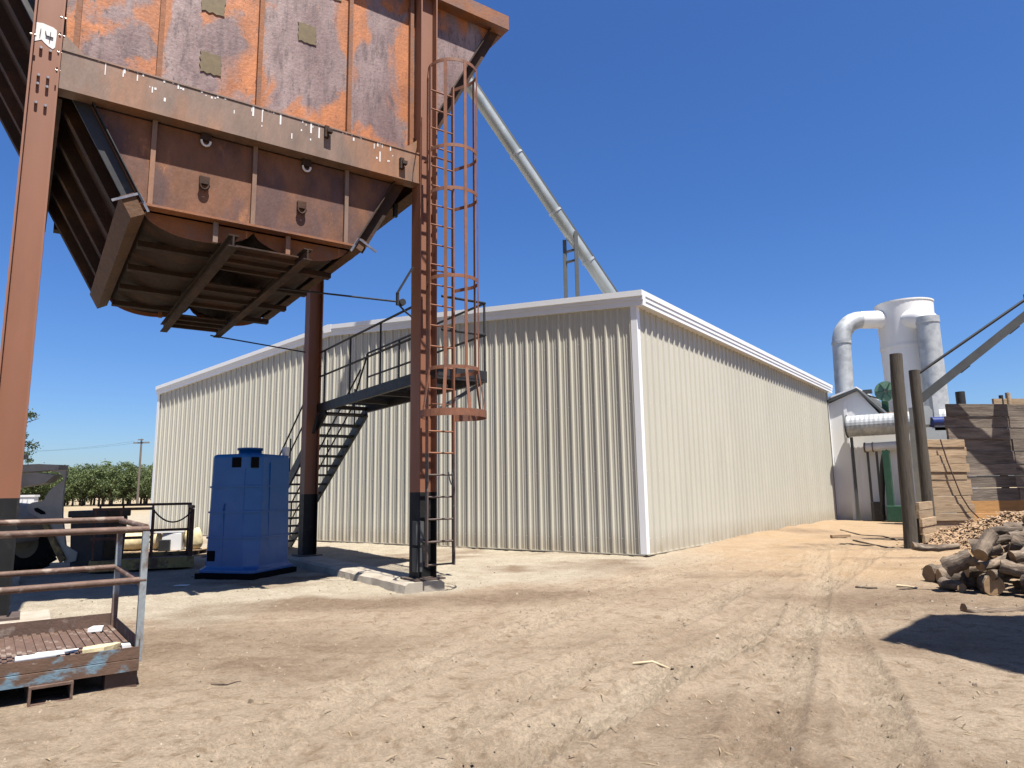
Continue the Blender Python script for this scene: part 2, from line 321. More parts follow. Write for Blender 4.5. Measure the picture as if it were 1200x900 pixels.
trk([(1040, 905), (1020, 820), (985, 745), (965, 680), (985, 640)], .19, .9, .7)
trk([(330, 860), (480, 790), (620, 735), (740, 690), (860, 650), (960, 622)], .2, .8, .9)
trk([(640, 905), (700, 850), (790, 790), (900, 750), (1010, 725)], .18, .8, 1.1)
trk([(520, 760), (640, 712), (740, 680), (840, 650)], .2, .6, 1.4, False)
# sand banked along the foot of the right wall, chips mound area rising on the right
Z *= near
c0 = np.array([2.672, 14.443]); dr = D(36.3)[:2]; nn = D(126.3)[:2]
tw = (X-c0[0])*dr[0]+(Y-c0[1])*dr[1]; dw = (X-c0[0])*nn[0]+(Y-c0[1])*nn[1]
Z += np.where((tw > 2) & (tw < 17.5) & (dw > -.5), .09*np.exp(-(np.maximum(dw, 0)/.9)**2)*np.clip((tw-2)/5, 0, 1)*np.clip((17.5-tw)/1.0, 0, 1), 0)*(.4+1.2*fbm(X*1.3, Y*1.3, 31))
def zground(x, y):
    i = int(np.clip(np.searchsorted(gx, x), 0, len(gx)-1)); j = int(np.clip(np.searchsorted(gy, y), 0, len(gy)-1)); return float(Z[i, j])
nx, ny = X.shape
idx = np.arange(nx*ny).reshape(nx, ny)
fc = np.stack([idx[:-1, :-1], idx[1:, :-1], idx[1:, 1:], idx[:-1, 1:]], -1).reshape(-1, 4)
me = bpy.data.meshes.new('ground'); vs = np.stack([X, Y, Z], -1).reshape(-1, 3)
me.vertices.add(len(vs)); me.vertices.foreach_set('co', vs.ravel()); me.loops.add(fc.size); me.loops.foreach_set('vertex_index', fc.ravel())
me.polygons.add(len(fc)); me.polygons.foreach_set('loop_start', np.arange(0, fc.size, 4)); me.polygons.foreach_set('loop_total', np.full(len(fc), 4))
me.polygons.foreach_set('use_smooth', np.ones(len(fc), bool)); me.update(); me.validate()
far = np.clip((np.hypot(X, Y-10)-45)/30, 0, 1)
ca = me.color_attributes.new('zone', 'FLOAT_COLOR', 'POINT'); ca.data.foreach_set('color', np.stack([pale, orange, damp, far], -1).reshape(-1).astype(np.float32))
def ground_mat():
    m = bpy.data.materials.new('dirt'); m.use_nodes = True; t = m.node_tree; N = t.nodes; L = t.links; b = N['Principled BSDF']
    b.inputs['Roughness'].default_value = .95; b.inputs['Specular IOR Level'].default_value = .15
    at = N.new('ShaderNodeAttribute'); at.attribute_name = 'zone'; se = N.new('ShaderNodeSeparateColor'); L.new(at.outputs['Color'], se.inputs[0])
    tc = N.new('ShaderNodeTexCoord')
    def noise(s, det=8., r=.65):
        n = N.new('ShaderNodeTexNoise'); n.inputs['Scale'].default_value = s; n.inputs['Detail'].default_value = det; n.inputs['Roughness'].default_value = r; L.new(tc.outputs['Object'], n.inputs['Vector']); return n.outputs['Fac']
    def rmp(f, a, bb, c=0., d=1.):
        r = N.new('ShaderNodeMapRange'); r.inputs[1].default_value = a; r.inputs[2].default_value = bb; r.inputs[3].default_value = c; r.inputs[4].default_value = d; L.new(f, r.inputs[0]); return r.outputs[0]
    def mix(f, A, B, mode='MIX'):
        x = N.new('ShaderNodeMix'); x.data_type = 'RGBA'; x.blend_type = mode
        for s_, v in ((0, f), (6, A), (7, B)):
            if isinstance(v, tuple): x.inputs[s_].default_value = rgb(v)
            elif isinstance(v, float): x.inputs[s_].default_value = v
            else: L.new(v, x.inputs[s_])
        return x.outputs[2]
    mixr = mix
    def mix(f, A, B, mode='MIX'): return mixr(f, dim(A) if isinstance(A, tuple) and mode == 'MIX' and A[0] < .75 else A, dim(B) if isinstance(B, tuple) and mode == 'MIX' and B[0] < .75 else B, mode)
    base = mix(rmp(noise(1.1), .35, .65), (.325, .25, .176), (.40, .32, .232))
    base = mix(rmp(noise(7), .5, .68), base, (.235, .168, .108))
    base = mix(se.outputs[1], base, mix(rmp(noise(2), .35, .65), (.365, .25, .145), (.42, .31, .20)))
    base = mix(se.outputs[0], base, mix(rmp(noise(2.6), .35, .62), (.355, .30, .222), (.445, .39, .30)))
    base = mix(se.outputs[2], base, mix(rmp(noise(9), .35, .65), (.175, .122, .08), (.26, .19, .132)))
    base = mix(at.outputs['Alpha'], base, mix(rmp(noise(.05), .4, .6), (.36, .29, .18), (.42, .34, .22)))
    sp = mix(rmp(noise(95, 3, .6), .66, .72), base, (.50, .43, .34))
    sp = mix(rmp(noise(60, 4, .7), .30, .36, 1., 0.), sp, (.12, .08, .05))
    fine = mix(1.0, sp, mix(rmp(noise(38), .3, .7), (.76, .75, .74), (1.2, 1.2, 1.2)), 'MULTIPLY')
    L.new(fine, b.inputs['Base Color'])
    b1 = N.new('ShaderNodeBump'); b1.inputs['Strength'].default_value = .9; b1.inputs['Distance'].default_value = .03; L.new(noise(26, 10, .7), b1.inputs['Height'])
    b2 = N.new('ShaderNodeBump'); b2.inputs['Strength'].default_value = .7; b2.inputs['Distance'].default_value = .01; L.new(noise(120, 4, .6), b2.inputs['Height']); L.new(b1.outputs[0], b2.inputs['Normal'])
    L.new(b2.outputs[0], b.inputs['Normal'])
    return m
me.materials.append(ground_mat())
ground = bpy.data.objects.new('ground', me); col.objects.link(ground); ground['kind'] = 'structure'

# ------------------------------------------------------------------ beige metal building
BL, BW, SLOPE = 17.8, 20.2, .082
EAVE = 5.24
bld = thing('metal_building', 'large beige ribbed steel building with white trim and low gable roof', 'building', (c0[0], c0[1], 0), 36.3)
def wtop(v): return EAVE+.03+SLOPE*min(v, BW-v)
def profile(wd):
    pts = [(0, 0.)]; k = .02
    for i in range(3):
        m = .075+i*.3048
        for du, h in ((-.036, 0), (-.018, .042), (.018, .042), (.036, 0)): pts.append((m+du, h))
        for mm in (m+.118, m+.187):
            for du, h in ((-.018, 0), (-.009, .010), (.009, .010), (.018, 0)): pts.append((mm+du, h))
    pts = [p for p in pts if p[0] < wd-.004]; pts.append((wd, pts[-1][1] if pts[-1][1] else 0.)); return pts
def panel(u0, wd, side):
    pr_ = profile(wd); mb = MB(); vs = []
    for (u, h) in pr_:
        for z in (0.045, wtop(u0+u) if side == 'g' else EAVE+.03):
            vs.append((-h-.001, u0+u, z) if side == 'g' else (u0+u, -h-.001, z))
    mb.add(vs, [(2*i, 2*i+2, 2*i+3, 2*i+1) for i in range(len(pr_)-1)])
    return mb.build('wall_panel', BEIGE, bld)
PW = .9144
for side, tot in (('g', BW), ('r', BL)):
    u = .04
    while u < tot-.05:
        panel(u, min(PW, tot-.02-u), side); u += PW
core = MB().prism([(0, .10), (BW, .10), (BW, EAVE), (BW/2, EAVE+SLOPE*BW/2), (0, EAVE)], .012, BL-.01, 'x'); core.v = [(x, min(max(y, .012), BW-.01), z) for x, y, z in core.v]
core.build('wall_core', BEIGE, bld)
MB().box(.03, BL-.03, .03, BW-.03, -.4, .105).build('foundation', CONC, bld)
MB().box(-.05, 0.0, .0, BW, .02, .043).box(0.0, BL, -.05, 0.0, .02, .043).build('base_trim', BEIGE, bld)
# corner flashings
MB().box(-.052, .09, -.052, -.036, .045, EAVE+.02).box(-.052, -.036, -.036, .09, .045, EAVE+.04).build('corner_trim', TRIM, bld)
MB().box(-.052, -.036, BW-.11, BW+.05, .09, EAVE+.04).box(-.036, .1, BW+.036, BW+.05, .09, EAVE).build('corner_trim', TRIM, bld)
MB().box(BL-.1, BL+.05, -.052, -.036, .045, EAVE+.02).build('corner_trim', TRIM, bld)
# rake trims on the gable: three stepped strips each side
def rake(y0, y1):
    za, zb = EAVE+SLOPE*min(y0, BW-y0), EAVE+SLOPE*min(y1, BW-y1); mb = MB()
    for (x0, x1, a, b) in ((-.075, .05, .0, .12), (-.095, .05, .122, .20), (-.125, .05, .202, .33)):
        mb.prism([(y0, za+a), (y1, zb+a), (y1, zb+b), (y0, za+b)], x0, x1, 'x')
    return mb.build('rake_trim', TRIM, bld)
rake(-.228, BW/2-.001); rake(BW/2+.001, BW+.1)
mb = MB()   # eave trim/gutter along the right wall
for (a, b, c_, d) in ((-.195, .04, .0, .10), (-.21, .04, .102, .20), (-.225, .04, .202, .315)): mb.box(.06, BL+.15, a, b, EAVE+c_, EAVE+d)
mb.build('eave_gutter', TRIM, bld)
MB().prism([(BW/2-.17, EAVE+SLOPE*BW/2+.10), (BW/2+.17, EAVE+SLOPE*BW/2+.10), (BW/2+.17, EAVE+SLOPE*BW/2+.325), (BW/2, EAVE+SLOPE*BW/2+.345), (BW/2-.17, EAVE+SLOPE*BW/2+.325)], -.13, .3, 'x').build('ridge_cap', TRIM, bld)
zr = EAVE+.30
MB().prism([(.02, zr), (BW/2, zr+SLOPE*BW/2), (BW-.02, zr), (BW-.02, zr-.06), (BW/2, zr+SLOPE*BW/2-.06), (.02, zr-.06)], .052, BL+.1, 'x').build('roof', ROOF, bld)
sc_ = MB()
for z in (.35, 1.75, 3.2, 4.6):
    for u in np.arange(.04+.075+.085, BW-.2, .3048): sc_.box(-.014, -.001, u-.009, u+.009, z-.009, z+.009)
    for u in np.arange(.04+.075+.085, BL-.2, .3048): sc_.box(u-.009, u+.009, -.014, -.001, z-.009, z+.009)
sco = sc_.build('screws', TRIM, bld); sco['kind'] = 'stuff'

# ------------------------------------------------------------------ rusty hopper
HA = 55.2; HO = np.array([-5.294, 7.438, 0.])
hop = thing('steel_hopper', 'huge rusty steel hopper bin raised on four brown posts', 'hopper', HO, HA)
def HW(x, y, z): return HO+D(HA)*x+D(HA-90)*y+np.array([0, 0, z])
def hfx(px, py, y):
    v = VP(px, py, HW(0, y, 0), HA)-HO; return v@D(HA), v[2]
def wpost(x, y, ztop):
    mb = MB()
    for (z0, z1, mi) in ((.0, 1.36, 1), (1.36, ztop, 0)):
        mb.box(x-.145, x-.125, y-.145, y+.145, z0, z1, mi).box(x+.125, x+.145, y-.145, y+.145, z0, z1, mi).box(x-.125, x+.125, y-.008, y+.008, z0, z1, mi)
    leg = mb.build('leg', [POST, PBLK], hop)
    MB().box(x-.24, x+.24, y-.24, y+.24, .135, .16).build('base_plate', LADB, leg)
    return leg
legs = [wpost(-.11, 0, 9.55), wpost(4.84, 0, 9.55), wpost(4.84, 5.05, 6.6), wpost(-.31, 5.05, 6.6)]
# bolts through the web of the near left post
bm_ = MB().tube([(0, -.045, 0), (0, -.008, 0)], .016, 8).mesh('bolt', CHROME)
for (px, py) in ((48, 57), (59, 61), (45, 89), (56, 92), (44, 99), (55, 103), (42, 121), (53, 125)):
    x, z = hfx(px, py, -.01); inst('bolt', bm_, legs[0], (x, 0, z))
bs_ = MB().tube([(-.03, 0, 0), (.03, 0, 0)], .014, 8).mesh('bolt', CHROME)
for z in (6.95, 6.72, 6.5, 6.27): inst('bolt', bs_, legs[0], (.025, -.08, z))
inst('bolt', bs_, legs[0], (-.245, -.10, 6.62))
# painted number
x, z = hfx(53, 41, -.012)
pl = MB(); ring = [(.115*(1+.12*sin(3*a+1))*cos(a)*1.0, .15*(1+.1*sin(4*a))*(abs(sin(a))**.6)*(1 if sin(a) > 0 else -1)) for a in np.linspace(0, 2*pi, 20, endpoint=False)]
plq = [(-.105, -.12), (-.06, -.09), (-.03, -.07), (.0, -.10), (.04, -.13), (.085, -.15), (.105, -.12), (.11, .02), (.108, .10), (.07, .125), (.03, .13), (-.03, .14), (-.09, .13), (-.108, .10), (-.11, -.02)]
pl.prism([(x+a, z+b) for a, b in plq], -.0125, -.0085, 'y')
plate = pl.build('painted_number_patch', WHITEP, legs[0])
dg = MB().bar((x-.05, -.016, z-.03), (x-.045, -.016, z+.055), .022, .006)
dg.bar((x+.045, -.016, z-.065), (x+.05, -.016, z+.05), .02, .006).bar((x+.0, -.016, z+.045), (x+.012, -.016, z-.005), .02, .006).bar((x+.005, -.0165, z-.008), (x+.08, -.0165, z-.012), .02, .006)
dg.build('painted_number', BLK, plate)
# frame beams
def ibeam(p0, p1, name='frame_beam', m=BEAM):
    (x0, y0), (x1, y1) = p0, p1; mb = MB(); z0, z1 = 6.05, 6.55
    for a, b, w_ in ((z0, z0+.022, .21), (z1-.022, z1, .21), (z0+.022, z1-.022, .03)):
        mb.bar((x0, y0, (a+b)/2), (x1, y1, (a+b)/2), w_, b-a)
    return mb.build(name, m, hop)
fb = MB(); fb.box(.04, 4.69, -.10, -.08, 6.075, 6.528).box(.04, 4.69, -.11, .095, 6.05, 6.073).box(.04, 4.69, -.11, .095, 6.53, 6.55).build('frame_beam', BEAM, hop)
ibeam((-.02, .16), (-.10, 5.25), m=RUSTD); MB().box(-.31, -.1, 4.98, 5.12, 6.1, 6.5).build('beam_bracket', RUSTD, hop); ibeam((4.84, .16), (4.84, 4.9), m=RUSTM); ibeam((.12, 5.12), (4.69, 5.12), m=RUSTD)
for x0 in (.04, 4.69):
    s_ = 1 if x0 < 1 else -1
    MB().prism([(x0, 6.552), (x0+.28*s_, 6.552), (x0, 6.80)], -.02, .0, 'y').build('gusset', BEAM, hop)
dm = MB(); rd = random.Random(4)
for _ in range(60):
    x = rd.uniform(.3, 4.6); l = rd.choice([.02, .03, .03, .05, .08, .16]); w_ = rd.uniform(.004, .012); z0 = 6.545-rd.choice([0, 0, .01, .05, .15, .25]); dm.box(x-w_, x+w_, -.1025, -.1005, z0-l, z0)
dmo = dm.build('paint_drips', WHITEP, hop); dmo['kind'] = 'stuff'
# bin shell
ZB, ZT = 4.92, 9.6; XL0, XR0 = .98, 3.75; XL1, XR1 = -1.56, 6.30; YF, YB = .10, 4.95
def xl(z): return XL0+(XL1-XL0)*(z-ZB)/(ZT-ZB)
def xr(z): return XR0+(XR1-XR0)*(z-ZB)/(ZT-ZB)
RIBX = [1.07, 2.30, 3.60]
up = [(-9, -.13)]+[(-.13, .17)]+[(.17, 1.04), (1.10, 2.27), (2.33, 3.57), (3.63, 4.66), (4.66, 9)]
for a, b in up:
    poly = []
    for z in (6.56, ZT-.02): poly.append((max(a, xl(z)), z))
    for z in (ZT-.02, 6.56): poly.append((min(b, xr(z)), z))
    if b > 8: poly = [(a, 6.9), (a, ZT-.02), (xr(ZT-.02), ZT-.02), (max(a, xr(6.9)), 6.9)]
    if b > 8 and xr(6.9) < a+.01: poly = poly[:3]
    if a < -8: poly = [(xl(ZT-.02), ZT-.02), (b, ZT-.02), (b, 6.9), (max(xl(6.9), -9) if xl(6.9) < b else b-.01, 6.9)]
    mb = MB().prism(poly, YF, YF+.012, 'y')
    mb.build('bin_panel', RUST, hop)
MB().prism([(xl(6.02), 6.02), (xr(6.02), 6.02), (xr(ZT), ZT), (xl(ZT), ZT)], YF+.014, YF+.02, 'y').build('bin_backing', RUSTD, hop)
for x in RIBX+[.17, 4.62]:
    MB().box(x-.03, x+.03, YF-.075, YF-.001, 6.553, ZT-.05).build('bin_rib', RUSTL, hop)
lowx = [None]+RIBX+[None]
for i in range(4):
    a, b = lowx[i], lowx[i+1]
    lo_, hi_ = ZB, 6.03
    poly = [(xl(lo_) if a is None else a+.03, lo_), (xr(lo_) if b is None else b-.03, lo_), (xr(hi_) if b is None else b-.03, hi_), (xl(hi_) if a is None else a+.03, hi_)]
    if a is None: poly[0] = (min(xl(lo_), RIBX[0]-.06), lo_)
    MB().prism(poly, YF, YF+.012, 'y').build('bin_panel', RUSTW, hop)
for x in RIBX:
    MB().box(x-.028, x+.028, YF-.05, YF-.001, ZB+.012, 6.045).build('bin_rib', BEAM, hop)
MB().box(XL0-.02, XR0+.02, YF-.06, YF+.10, ZB-.02, ZB+.01).build('bottom_shelf', RUSTL, hop)
# back panel
MB().prism([(XL0, ZB), (XR0, ZB), (XR1, ZT), (XL1, ZT)], YB, YB+.012, 'y').build('bin_back', RUSTD, hop)
# sloping side walls with stiffener channels
for s_, (xa, xb) in ((-1, (XL0, XL1)), (1, (XR0, XR1))):
    d = np.array([xb-xa, 0, ZT-ZB]); L_ = np.linalg.norm(d); d /= L_; n = np.array([s_*abs(d[2]), 0, -abs(d[0])])
    P = np.array([xa, 0, ZB]); mb = MB(); q = [P, P+d*L_, P+d*L_+n*.012, P+n*.012]
    vs = [(p[0], y, p[2]) for y in (YF, YB) for p in q]
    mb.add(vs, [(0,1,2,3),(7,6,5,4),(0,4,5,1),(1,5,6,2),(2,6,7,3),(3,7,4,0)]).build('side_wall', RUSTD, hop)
    for k, y in enumerate(np.linspace(YF+.62, YB-.06, 5)):
        a = P+n*.09+d*.12; b = P+n*.09+d*(L_-.1)
        MB().bar((a[0], y, a[2]), (b[0], y, b[2]), .16, .155, up=tuple(n)).build('stiffener', RUSTD, hop)
    a = P+n*.07-d*.0; b = P+n*.07+d*(L_-.1)     # polished corner angle on the front edge
    MB().bar((a[0], YF+.02, a[2]), (b[0], YF+.02, b[2]), .03, .17, up=tuple(n)).bar((a[0]-n[0]*.09, YF-.045, a[2]-n[2]*.09), (b[0]-n[0]*.09, YF-.045, b[2]-n[2]*.09), .09, .012, up=tuple(n)).build('corner_angle', BLK if s_ < 0 else RUSTD, hop)
    c_ = P+n*(.11 if s_ < 0 else .06)+d*(.0 if s_ < 0 else .06)
    MB().bar((c_[0], YF-.06, c_[2]), (c_[0], YB+.05, c_[2]), .28 if s_ < 0 else .18, .17 if s_ < 0 else .11, up=tuple(n)).build('bottom_channel', RUSTM, hop)
    e = P+n*.13+d*.11
    MB().bar((e[0]-n[0]*.15, YF-.07, e[2]-n[2]*.15), (e[0]+n[0]*.17, YF-.07, e[2]+n[2]*.17), .02, .03).bar((e[0]-n[0]*.15, YF-.07, e[2]-n[2]*.15), (e[0]-n[0]*.15-d[0]*.24, YF-.07, e[2]-n[2]*.15-d[2]*.24), .02, .03).build('end_lip', CHROME, hop)
# rim
RY = YF-.21
mb = MB().box(XL1-.14, XR1+.12, RY, RY+.022, ZT-.26, ZT).box(XL1-.14, XR1+.12, RY+.022, YF+.02, ZT-.024, ZT).box(XL1-.14, XR1+.12, RY+.022, YF-.001, ZT-.26, ZT-.236)
mb.build('rim_front', RUSTL, hop)
MB().box(XR1+.0, XR1+.12, YF+.022, YB+.15, ZT-.26, ZT-.002).build('rim_side', RUSTL, hop)
MB().box(XL1-.14, XL1, YF+.022, YB+.15, ZT-.26, ZT-.002).build('rim_side', RUSTL, hop)
MB().box(XL1, XR1, YB+.02, YB+.15, ZT-.26, ZT-.003).build('rim_back', RUSTL, hop)
MB().box(XL1+.05, XR1-.05, YF+.05, YB-.05, ZT-.30, ZT-.28).build('bin_fill', RUSTD, hop)
# patches with jagged weld edges
for (px, py, s_) in ((247, 75, .125), (360, 40, .125), (250, 3, .14), (390, -12, .13)):
    x, z = hfx(px, py, YF); pts = []
    for e in range(4):
        for k in range(6):
            t = -1+2*k/6; o = 1+(.0 if k % 2 else .11)+random.uniform(-.04, .04); a = [(t, -o), (o, t), (-t, o), (-o, -t)][e]; pts.append((x+a[0]*s_, z+a[1]*s_*1.12))
    MB().prism(pts, YF-.012, YF-.001, 'y').build('patch_plate', PATCH, hop)
# lugs
for (x, z) in ((1.67, 6.0), (3.0, 6.0), (1.68, 5.40), (2.95, 5.36)):
    pts = [(x+.055*cos(a), -.0+YF-.05, z-.06+.07*sin(a)) for a in np.linspace(pi, 2*pi, 9)]
    lg = MB().box(x-.06, x+.06, YF-.06, YF-.002, z-.055, z+.045).build('lifting_lug', RUSTD, hop); MB().tube(pts, .016, 6).build('shackle', WHITEP if z > 5.8 else RUSTD, lg)
for (px, py) in ((329/4+300, 155), (470, 192)):
    x, z = hfx(px, py, -.11); MB().box(x-.03, x+.03, -.16, -.101, z-.09, z+.08).box(x-.005, x+.07, -.19, -.12, z-.02, z+.03).build('clip', RUSTD, hop)
# scalloped end plates, lobed underside and slide-gate frame
def scal(t):       # lower outline between XL0 and XR0
    u = (t-1.02)/(3.71-1.02); k = (u*2) % 1 if u < 1 else 1.
    return ZB-.03-.25*math.sqrt(max(0, 1-(2*k-1)**2))**1.3
xs = np.linspace(1.02, 3.71, 41)
for y in (YF+.16, YB-.1):
    poly = [(x, scal(x)) for x in xs]; poly = [(3.71, ZB+.06)]+poly[::-1]+[(1.02, ZB+.06)]
    v = [(x, y, z) for x, z in poly]
    m_ = MB()
    for i in range(len(xs)-1):
        m_.prism([(xs[i], scal(xs[i])), (xs[i+1], scal(xs[i+1])), (xs[i+1], ZB-.021), (xs[i], ZB-.021)], y, y+.012, 'y')
    m_.build('end_plate', RUSTL, hop)
m_ = MB()
for i in range(len(xs)-1):
    a, b = scal(xs[i])+.07, scal(xs[i+1])+.07
    m_.add([(xs[i], YF+.175, a), (xs[i+1], YF+.175, b), (xs[i+1], YB-.1, b), (xs[i], YB-.1, a)], [(0, 1, 2, 3)])
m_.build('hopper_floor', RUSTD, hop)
for y in np.linspace(.9, 4.3, 4):
    for x0, x1 in ((1.05, 1.95), (3.05, 3.7)):
        MB().box(x0, x1, y, y+.14, ZB-.27, ZB-.19).build('floor_stiffener', RUSTD, hop)
for x in (2.0, 2.95):
    MB().box(x-.06, x+.06, -.28, 5.25, 4.46, 4.475).box(x-.01, x+.01, -.28, 5.25, 4.475, 4.60).box(x-.06, x+.06, -.28, 5.25, 4.60, 4.615).build('gate_rail', RUSTD, hop)
for (y0, y1) in ((-.1, 1.0), (1.75, 3.3), (4.0, 5.0)):
    g_ = MB().box(2.07, 2.88, y0, y1, 4.53, 4.55)
    for k in range(3):
        yy = y0+(y1-y0)*(k+.5)/3; g_.box(2.07, 2.88, yy-.03, yy+.03, 4.48, 4.528)
    g_.build('slide_gate', RUSTD, hop)
for x in (1.86, 2.80):
    for y in (YF+.05, YB-.2): MB().box(x-.03, x+.03, y-.03, y+.03, 4.616, ZB-.025).build('gate_hanger', BEAM, hop)
for (x, y) in ((4.72, .8), (4.72, 2.4), (4.72, 4.1)): MB().box(x-.03, x+.03, y-.03, y+.03, 5.83, 6.048).build('drip_pin', BLK, hop)
# control rods and lever
MB().tube([(2.97, -.1+1.2, 4.42), (4.33, -.2, 4.1)], .014, 6).build('control_rod', BLK, hop)
MB().tube([(2.8, 5.05, 4.45), (4.66, 5.0, 4.30)], .014, 6).build('control_rod', BLK, hop)
lv = MB().bar((4.30, -.19, 4.22), (4.55, -.19, 4.66), .06, .02).bar((4.31, -.19, 4.24), (4.31, -.19, 4.05), .05, .03).tube([(4.31, -.19, 4.08), (4.42, -.19, 3.98), (4.55, -.19, 3.9)], .016, 6).tube([(4.38, -.23, 4.1), (4.38, -.15, 4.1)], .05, 10)
lv.build('gate_lever', BLK, hop)
# ladder-side junction boxes low on the near right leg
MB().box(4.66, 4.78, -.14, -.02, .62, .95).box(4.66, 4.78, -.13, -.02, .25, .58).build('junction_box', DGREY, hop)

# concrete footing strip
cu = MB()
pts = [(4.42, -.42), (5.25, -.42), (5.25, 5.6), (4.42, 5.6)]
prof = [(4.40, -.1), (4.44, .10), (4.50, .134), (5.0, .134), (5.05, .1), (5.07, -.1)]
ys = np.linspace(-.28, 5.6, 30); vs = []
for y in ys:
    for (x, z) in prof: vs.append((x+.018*sin(y*3.1)+random.uniform(-.008, .008), y, z+random.uniform(-.006, .0)))
k = len(prof); cu.add(vs, [(i*k+j, i*k+j+1, (i+1)*k+j+1, (i+1)*k+j) for i in range(len(ys)-1) for j in range(k-1)]+[tuple(range(k)), tuple(range(len(vs)-k, len(vs)))])
curb = thing('concrete_footing', 'low concrete footing strip under the right hopper posts', 'footing', HO, HA)
cu.build('strip', CONC, curb)
pad = thing('concrete_footing', 'small concrete footing under the post beside the basket', 'footing', HO, HA)
MB().box(-.45, .4, -.36, .4, -.1, .134).build('block', CONC, pad, bevel=.02)
pad = thing('concrete_footing', 'concrete footing under the rear left hopper post, behind the loader', 'footing', HO, HA)
MB().box(-.8, .1, 4.65, 5.45, -.1, .134).build('block', CONC, pad, bevel=.02)

# ------------------------------------------------------------------ caged ladder
lad = thing('caged_ladder', 'brown steel ladder with round safety cage on the right hopper post', 'ladder', HO, HA)
LX0, LX1, LY = 4.70, 5.13, -.38
for x in (LX0, LX1):
    MB().box(x-.012, x+.012, LY-.03, LY+.03, .34, 1.9, 1).box(x-.012, x+.012, LY-.03, LY+.03, 1.9, 7.66, 0).build('ladder_rail', [LADR, LADB], lad)
r1 = MB().tube([(LX0, 0, 0), (LX1, 0, 0)], .013, 8)
rm = r1.mesh('rung', LADB); rm2 = MB().tube([(LX0, 0, 0), (LX1, 0, 0)], .013, 8).mesh('rung', LADR)
for i in range(24): inst('rung', rm if i < 5 else rm2, lad, (0, LY, .36+i*.31))
CXm = (LX0+LX1)/2
def hoop(z, r, h=.05, flare=0):
    pts = [(LX0-.0, LY)]; R = r; cy = LY-.36
    arc = [(CXm+R*cos(a), cy+R*sin(a)*1.0) for a in np.linspace(pi*.93, pi*2.07, 25)]
    path = [(LX0-.02, LY)]+arc+[(LX1+.02, LY)]; mb = MB()
    for i in range(len(path)-1): mb.bar((path[i][0], path[i][1], z), (path[i+1][0], path[i+1][1], z), .01, h)
    return mb.build('cage_hoop', LADR, lad)
HZ = [3.05, 4.34, 5.63, 6.28, 7.62]
for z in HZ: hoop(z, .37)
hoop(2.42, .47, .10)
for a in np.linspace(pi*1.0, pi*2.0, 5):
    R = .375; cx, cy = CXm+R*cos(a), LY-.36+R*sin(a); cx2, cy2 = CXm+.47*cos(a), LY-.36+.47*sin(a)
    MB().bar((cx, cy, 3.03), (cx, cy, 7.64), .05 if abs(a-pi*1.5) > .1 else .045, .01, up=(cos(a), sin(a), 0)).bar((cx, cy, 3.04), (cx2, cy2, 2.40), .045, .01, up=(cos(a), sin(a), 0)).build('cage_bar', LADR, lad)
for z in (.66, 2.6, 4.6, 6.4): 
    MB().bar((LX0+.08, -.13, z), (LX0+.08, LY, z), .05, .012).bar((LX0+.08, LY+.03, z+.02), (LX1, LY+.03, z+.02), .04, .01).build('standoff', LADR if z > 1 else LADB, lad)
MB().tube([(LX1-.09, LY-.02, 1.64), (LX1-.1, LY-.06, 1.55), (LX1-.07, LY-.06, 1.46)], .01, 6).tube([(LX1-.03, LY-.02, 1.64), (LX1-.035, LY-.06, 1.52), (LX1-.05, LY-.05, 1.42)], .01, 6).build('cable_loop', BLK, lad)

# ------------------------------------------------------------------ catwalk and stair
cat = thing('steel_catwalk', 'black steel catwalk with pipe railings along the right side of the hopper', 'catwalk', HO, HA)
PX0, PX1, PY0, PY1, PZ = 4.98, 5.86, -.12, 4.55, 3.22
for x in (PX0, PX1): MB().box(x-.03, x+.03, PY0, PY1+.75 if x == PX0 else PY1, PZ-.18, PZ).build('stringer', BLK, cat)
for y in np.linspace(PY0, PY1, 5): MB().box(PX0+.03, PX1-.03, y-.025, y+.025, PZ-.14, PZ-.06).build('crossbar', BLK, cat)
gm = MB()
for x in np.arange(PX0+.05, PX1-.04, .045): gm.box(x-.004, x+.004, PY0, PY1, PZ-.035, PZ-.005)
for y in np.arange(PY0+.05, PY1, .10): gm.box(PX0+.03, PX1-.03, y-.004, y+.004, PZ-.02, PZ-.006)
gm.build('grating', BLK, cat)
MB().box(PX0, PX1, PY0-.02, PY0, PZ-.18, PZ).build('end_beam', BLK, cat)
def rail(pts, r=.021, name='handrail', root=cat): return MB().tube(pts, r, 8).build(name, BLK, root)
HT = PZ+1.1
rail([(PX0, 5.0, HT), (PX0, .35, HT)]); rail([(PX0, 5.0, PZ+.58), (PX0, .2, PZ+.58)])
rail([(PX1, PY1+.6, PZ+.35), (PX1, PY1, HT), (PX1, PY0, HT), (PX0+.1, PY0, HT)], name='handrail'); rail([(PX1, PY1, PZ+.58), (PX1, PY0, PZ+.58), (PX0+.1, PY0, PZ+.58)])
for y in (4.7, 3.3, 1.9, .6): rail([(PX0, y, PZ), (PX0, y, HT)], .019, 'railing_post')
for y in (PY1, 3.0, 1.5, PY0+.02): rail([(PX1, y, PZ), (PX1, y, HT)], .019, 'railing_post')
MB().bar((4.95, .0, 2.5), (PX1-.02, PY0+.1, PZ-.18), .06, .05).build('knee_brace', DGREY, cat)
MB().bar((4.9, 5.05, 2.6), (PX0, 5.0, PZ-.18), .06, .05).build('knee_brace', BLK, cat)
st = thing('steel_staircase', 'black open-tread steel stair between blue tank and beige wall', 'stairs', HO, HA)
SX0, SX1, NS = 4.98, 5.86, 15; SY0 = 4.58; RISE = PZ/16; RUN = RISE/.62
tm = MB().box(SX0+.03, SX1-.03, 0, .29, -.045, 0).mesh('tread', BLK)
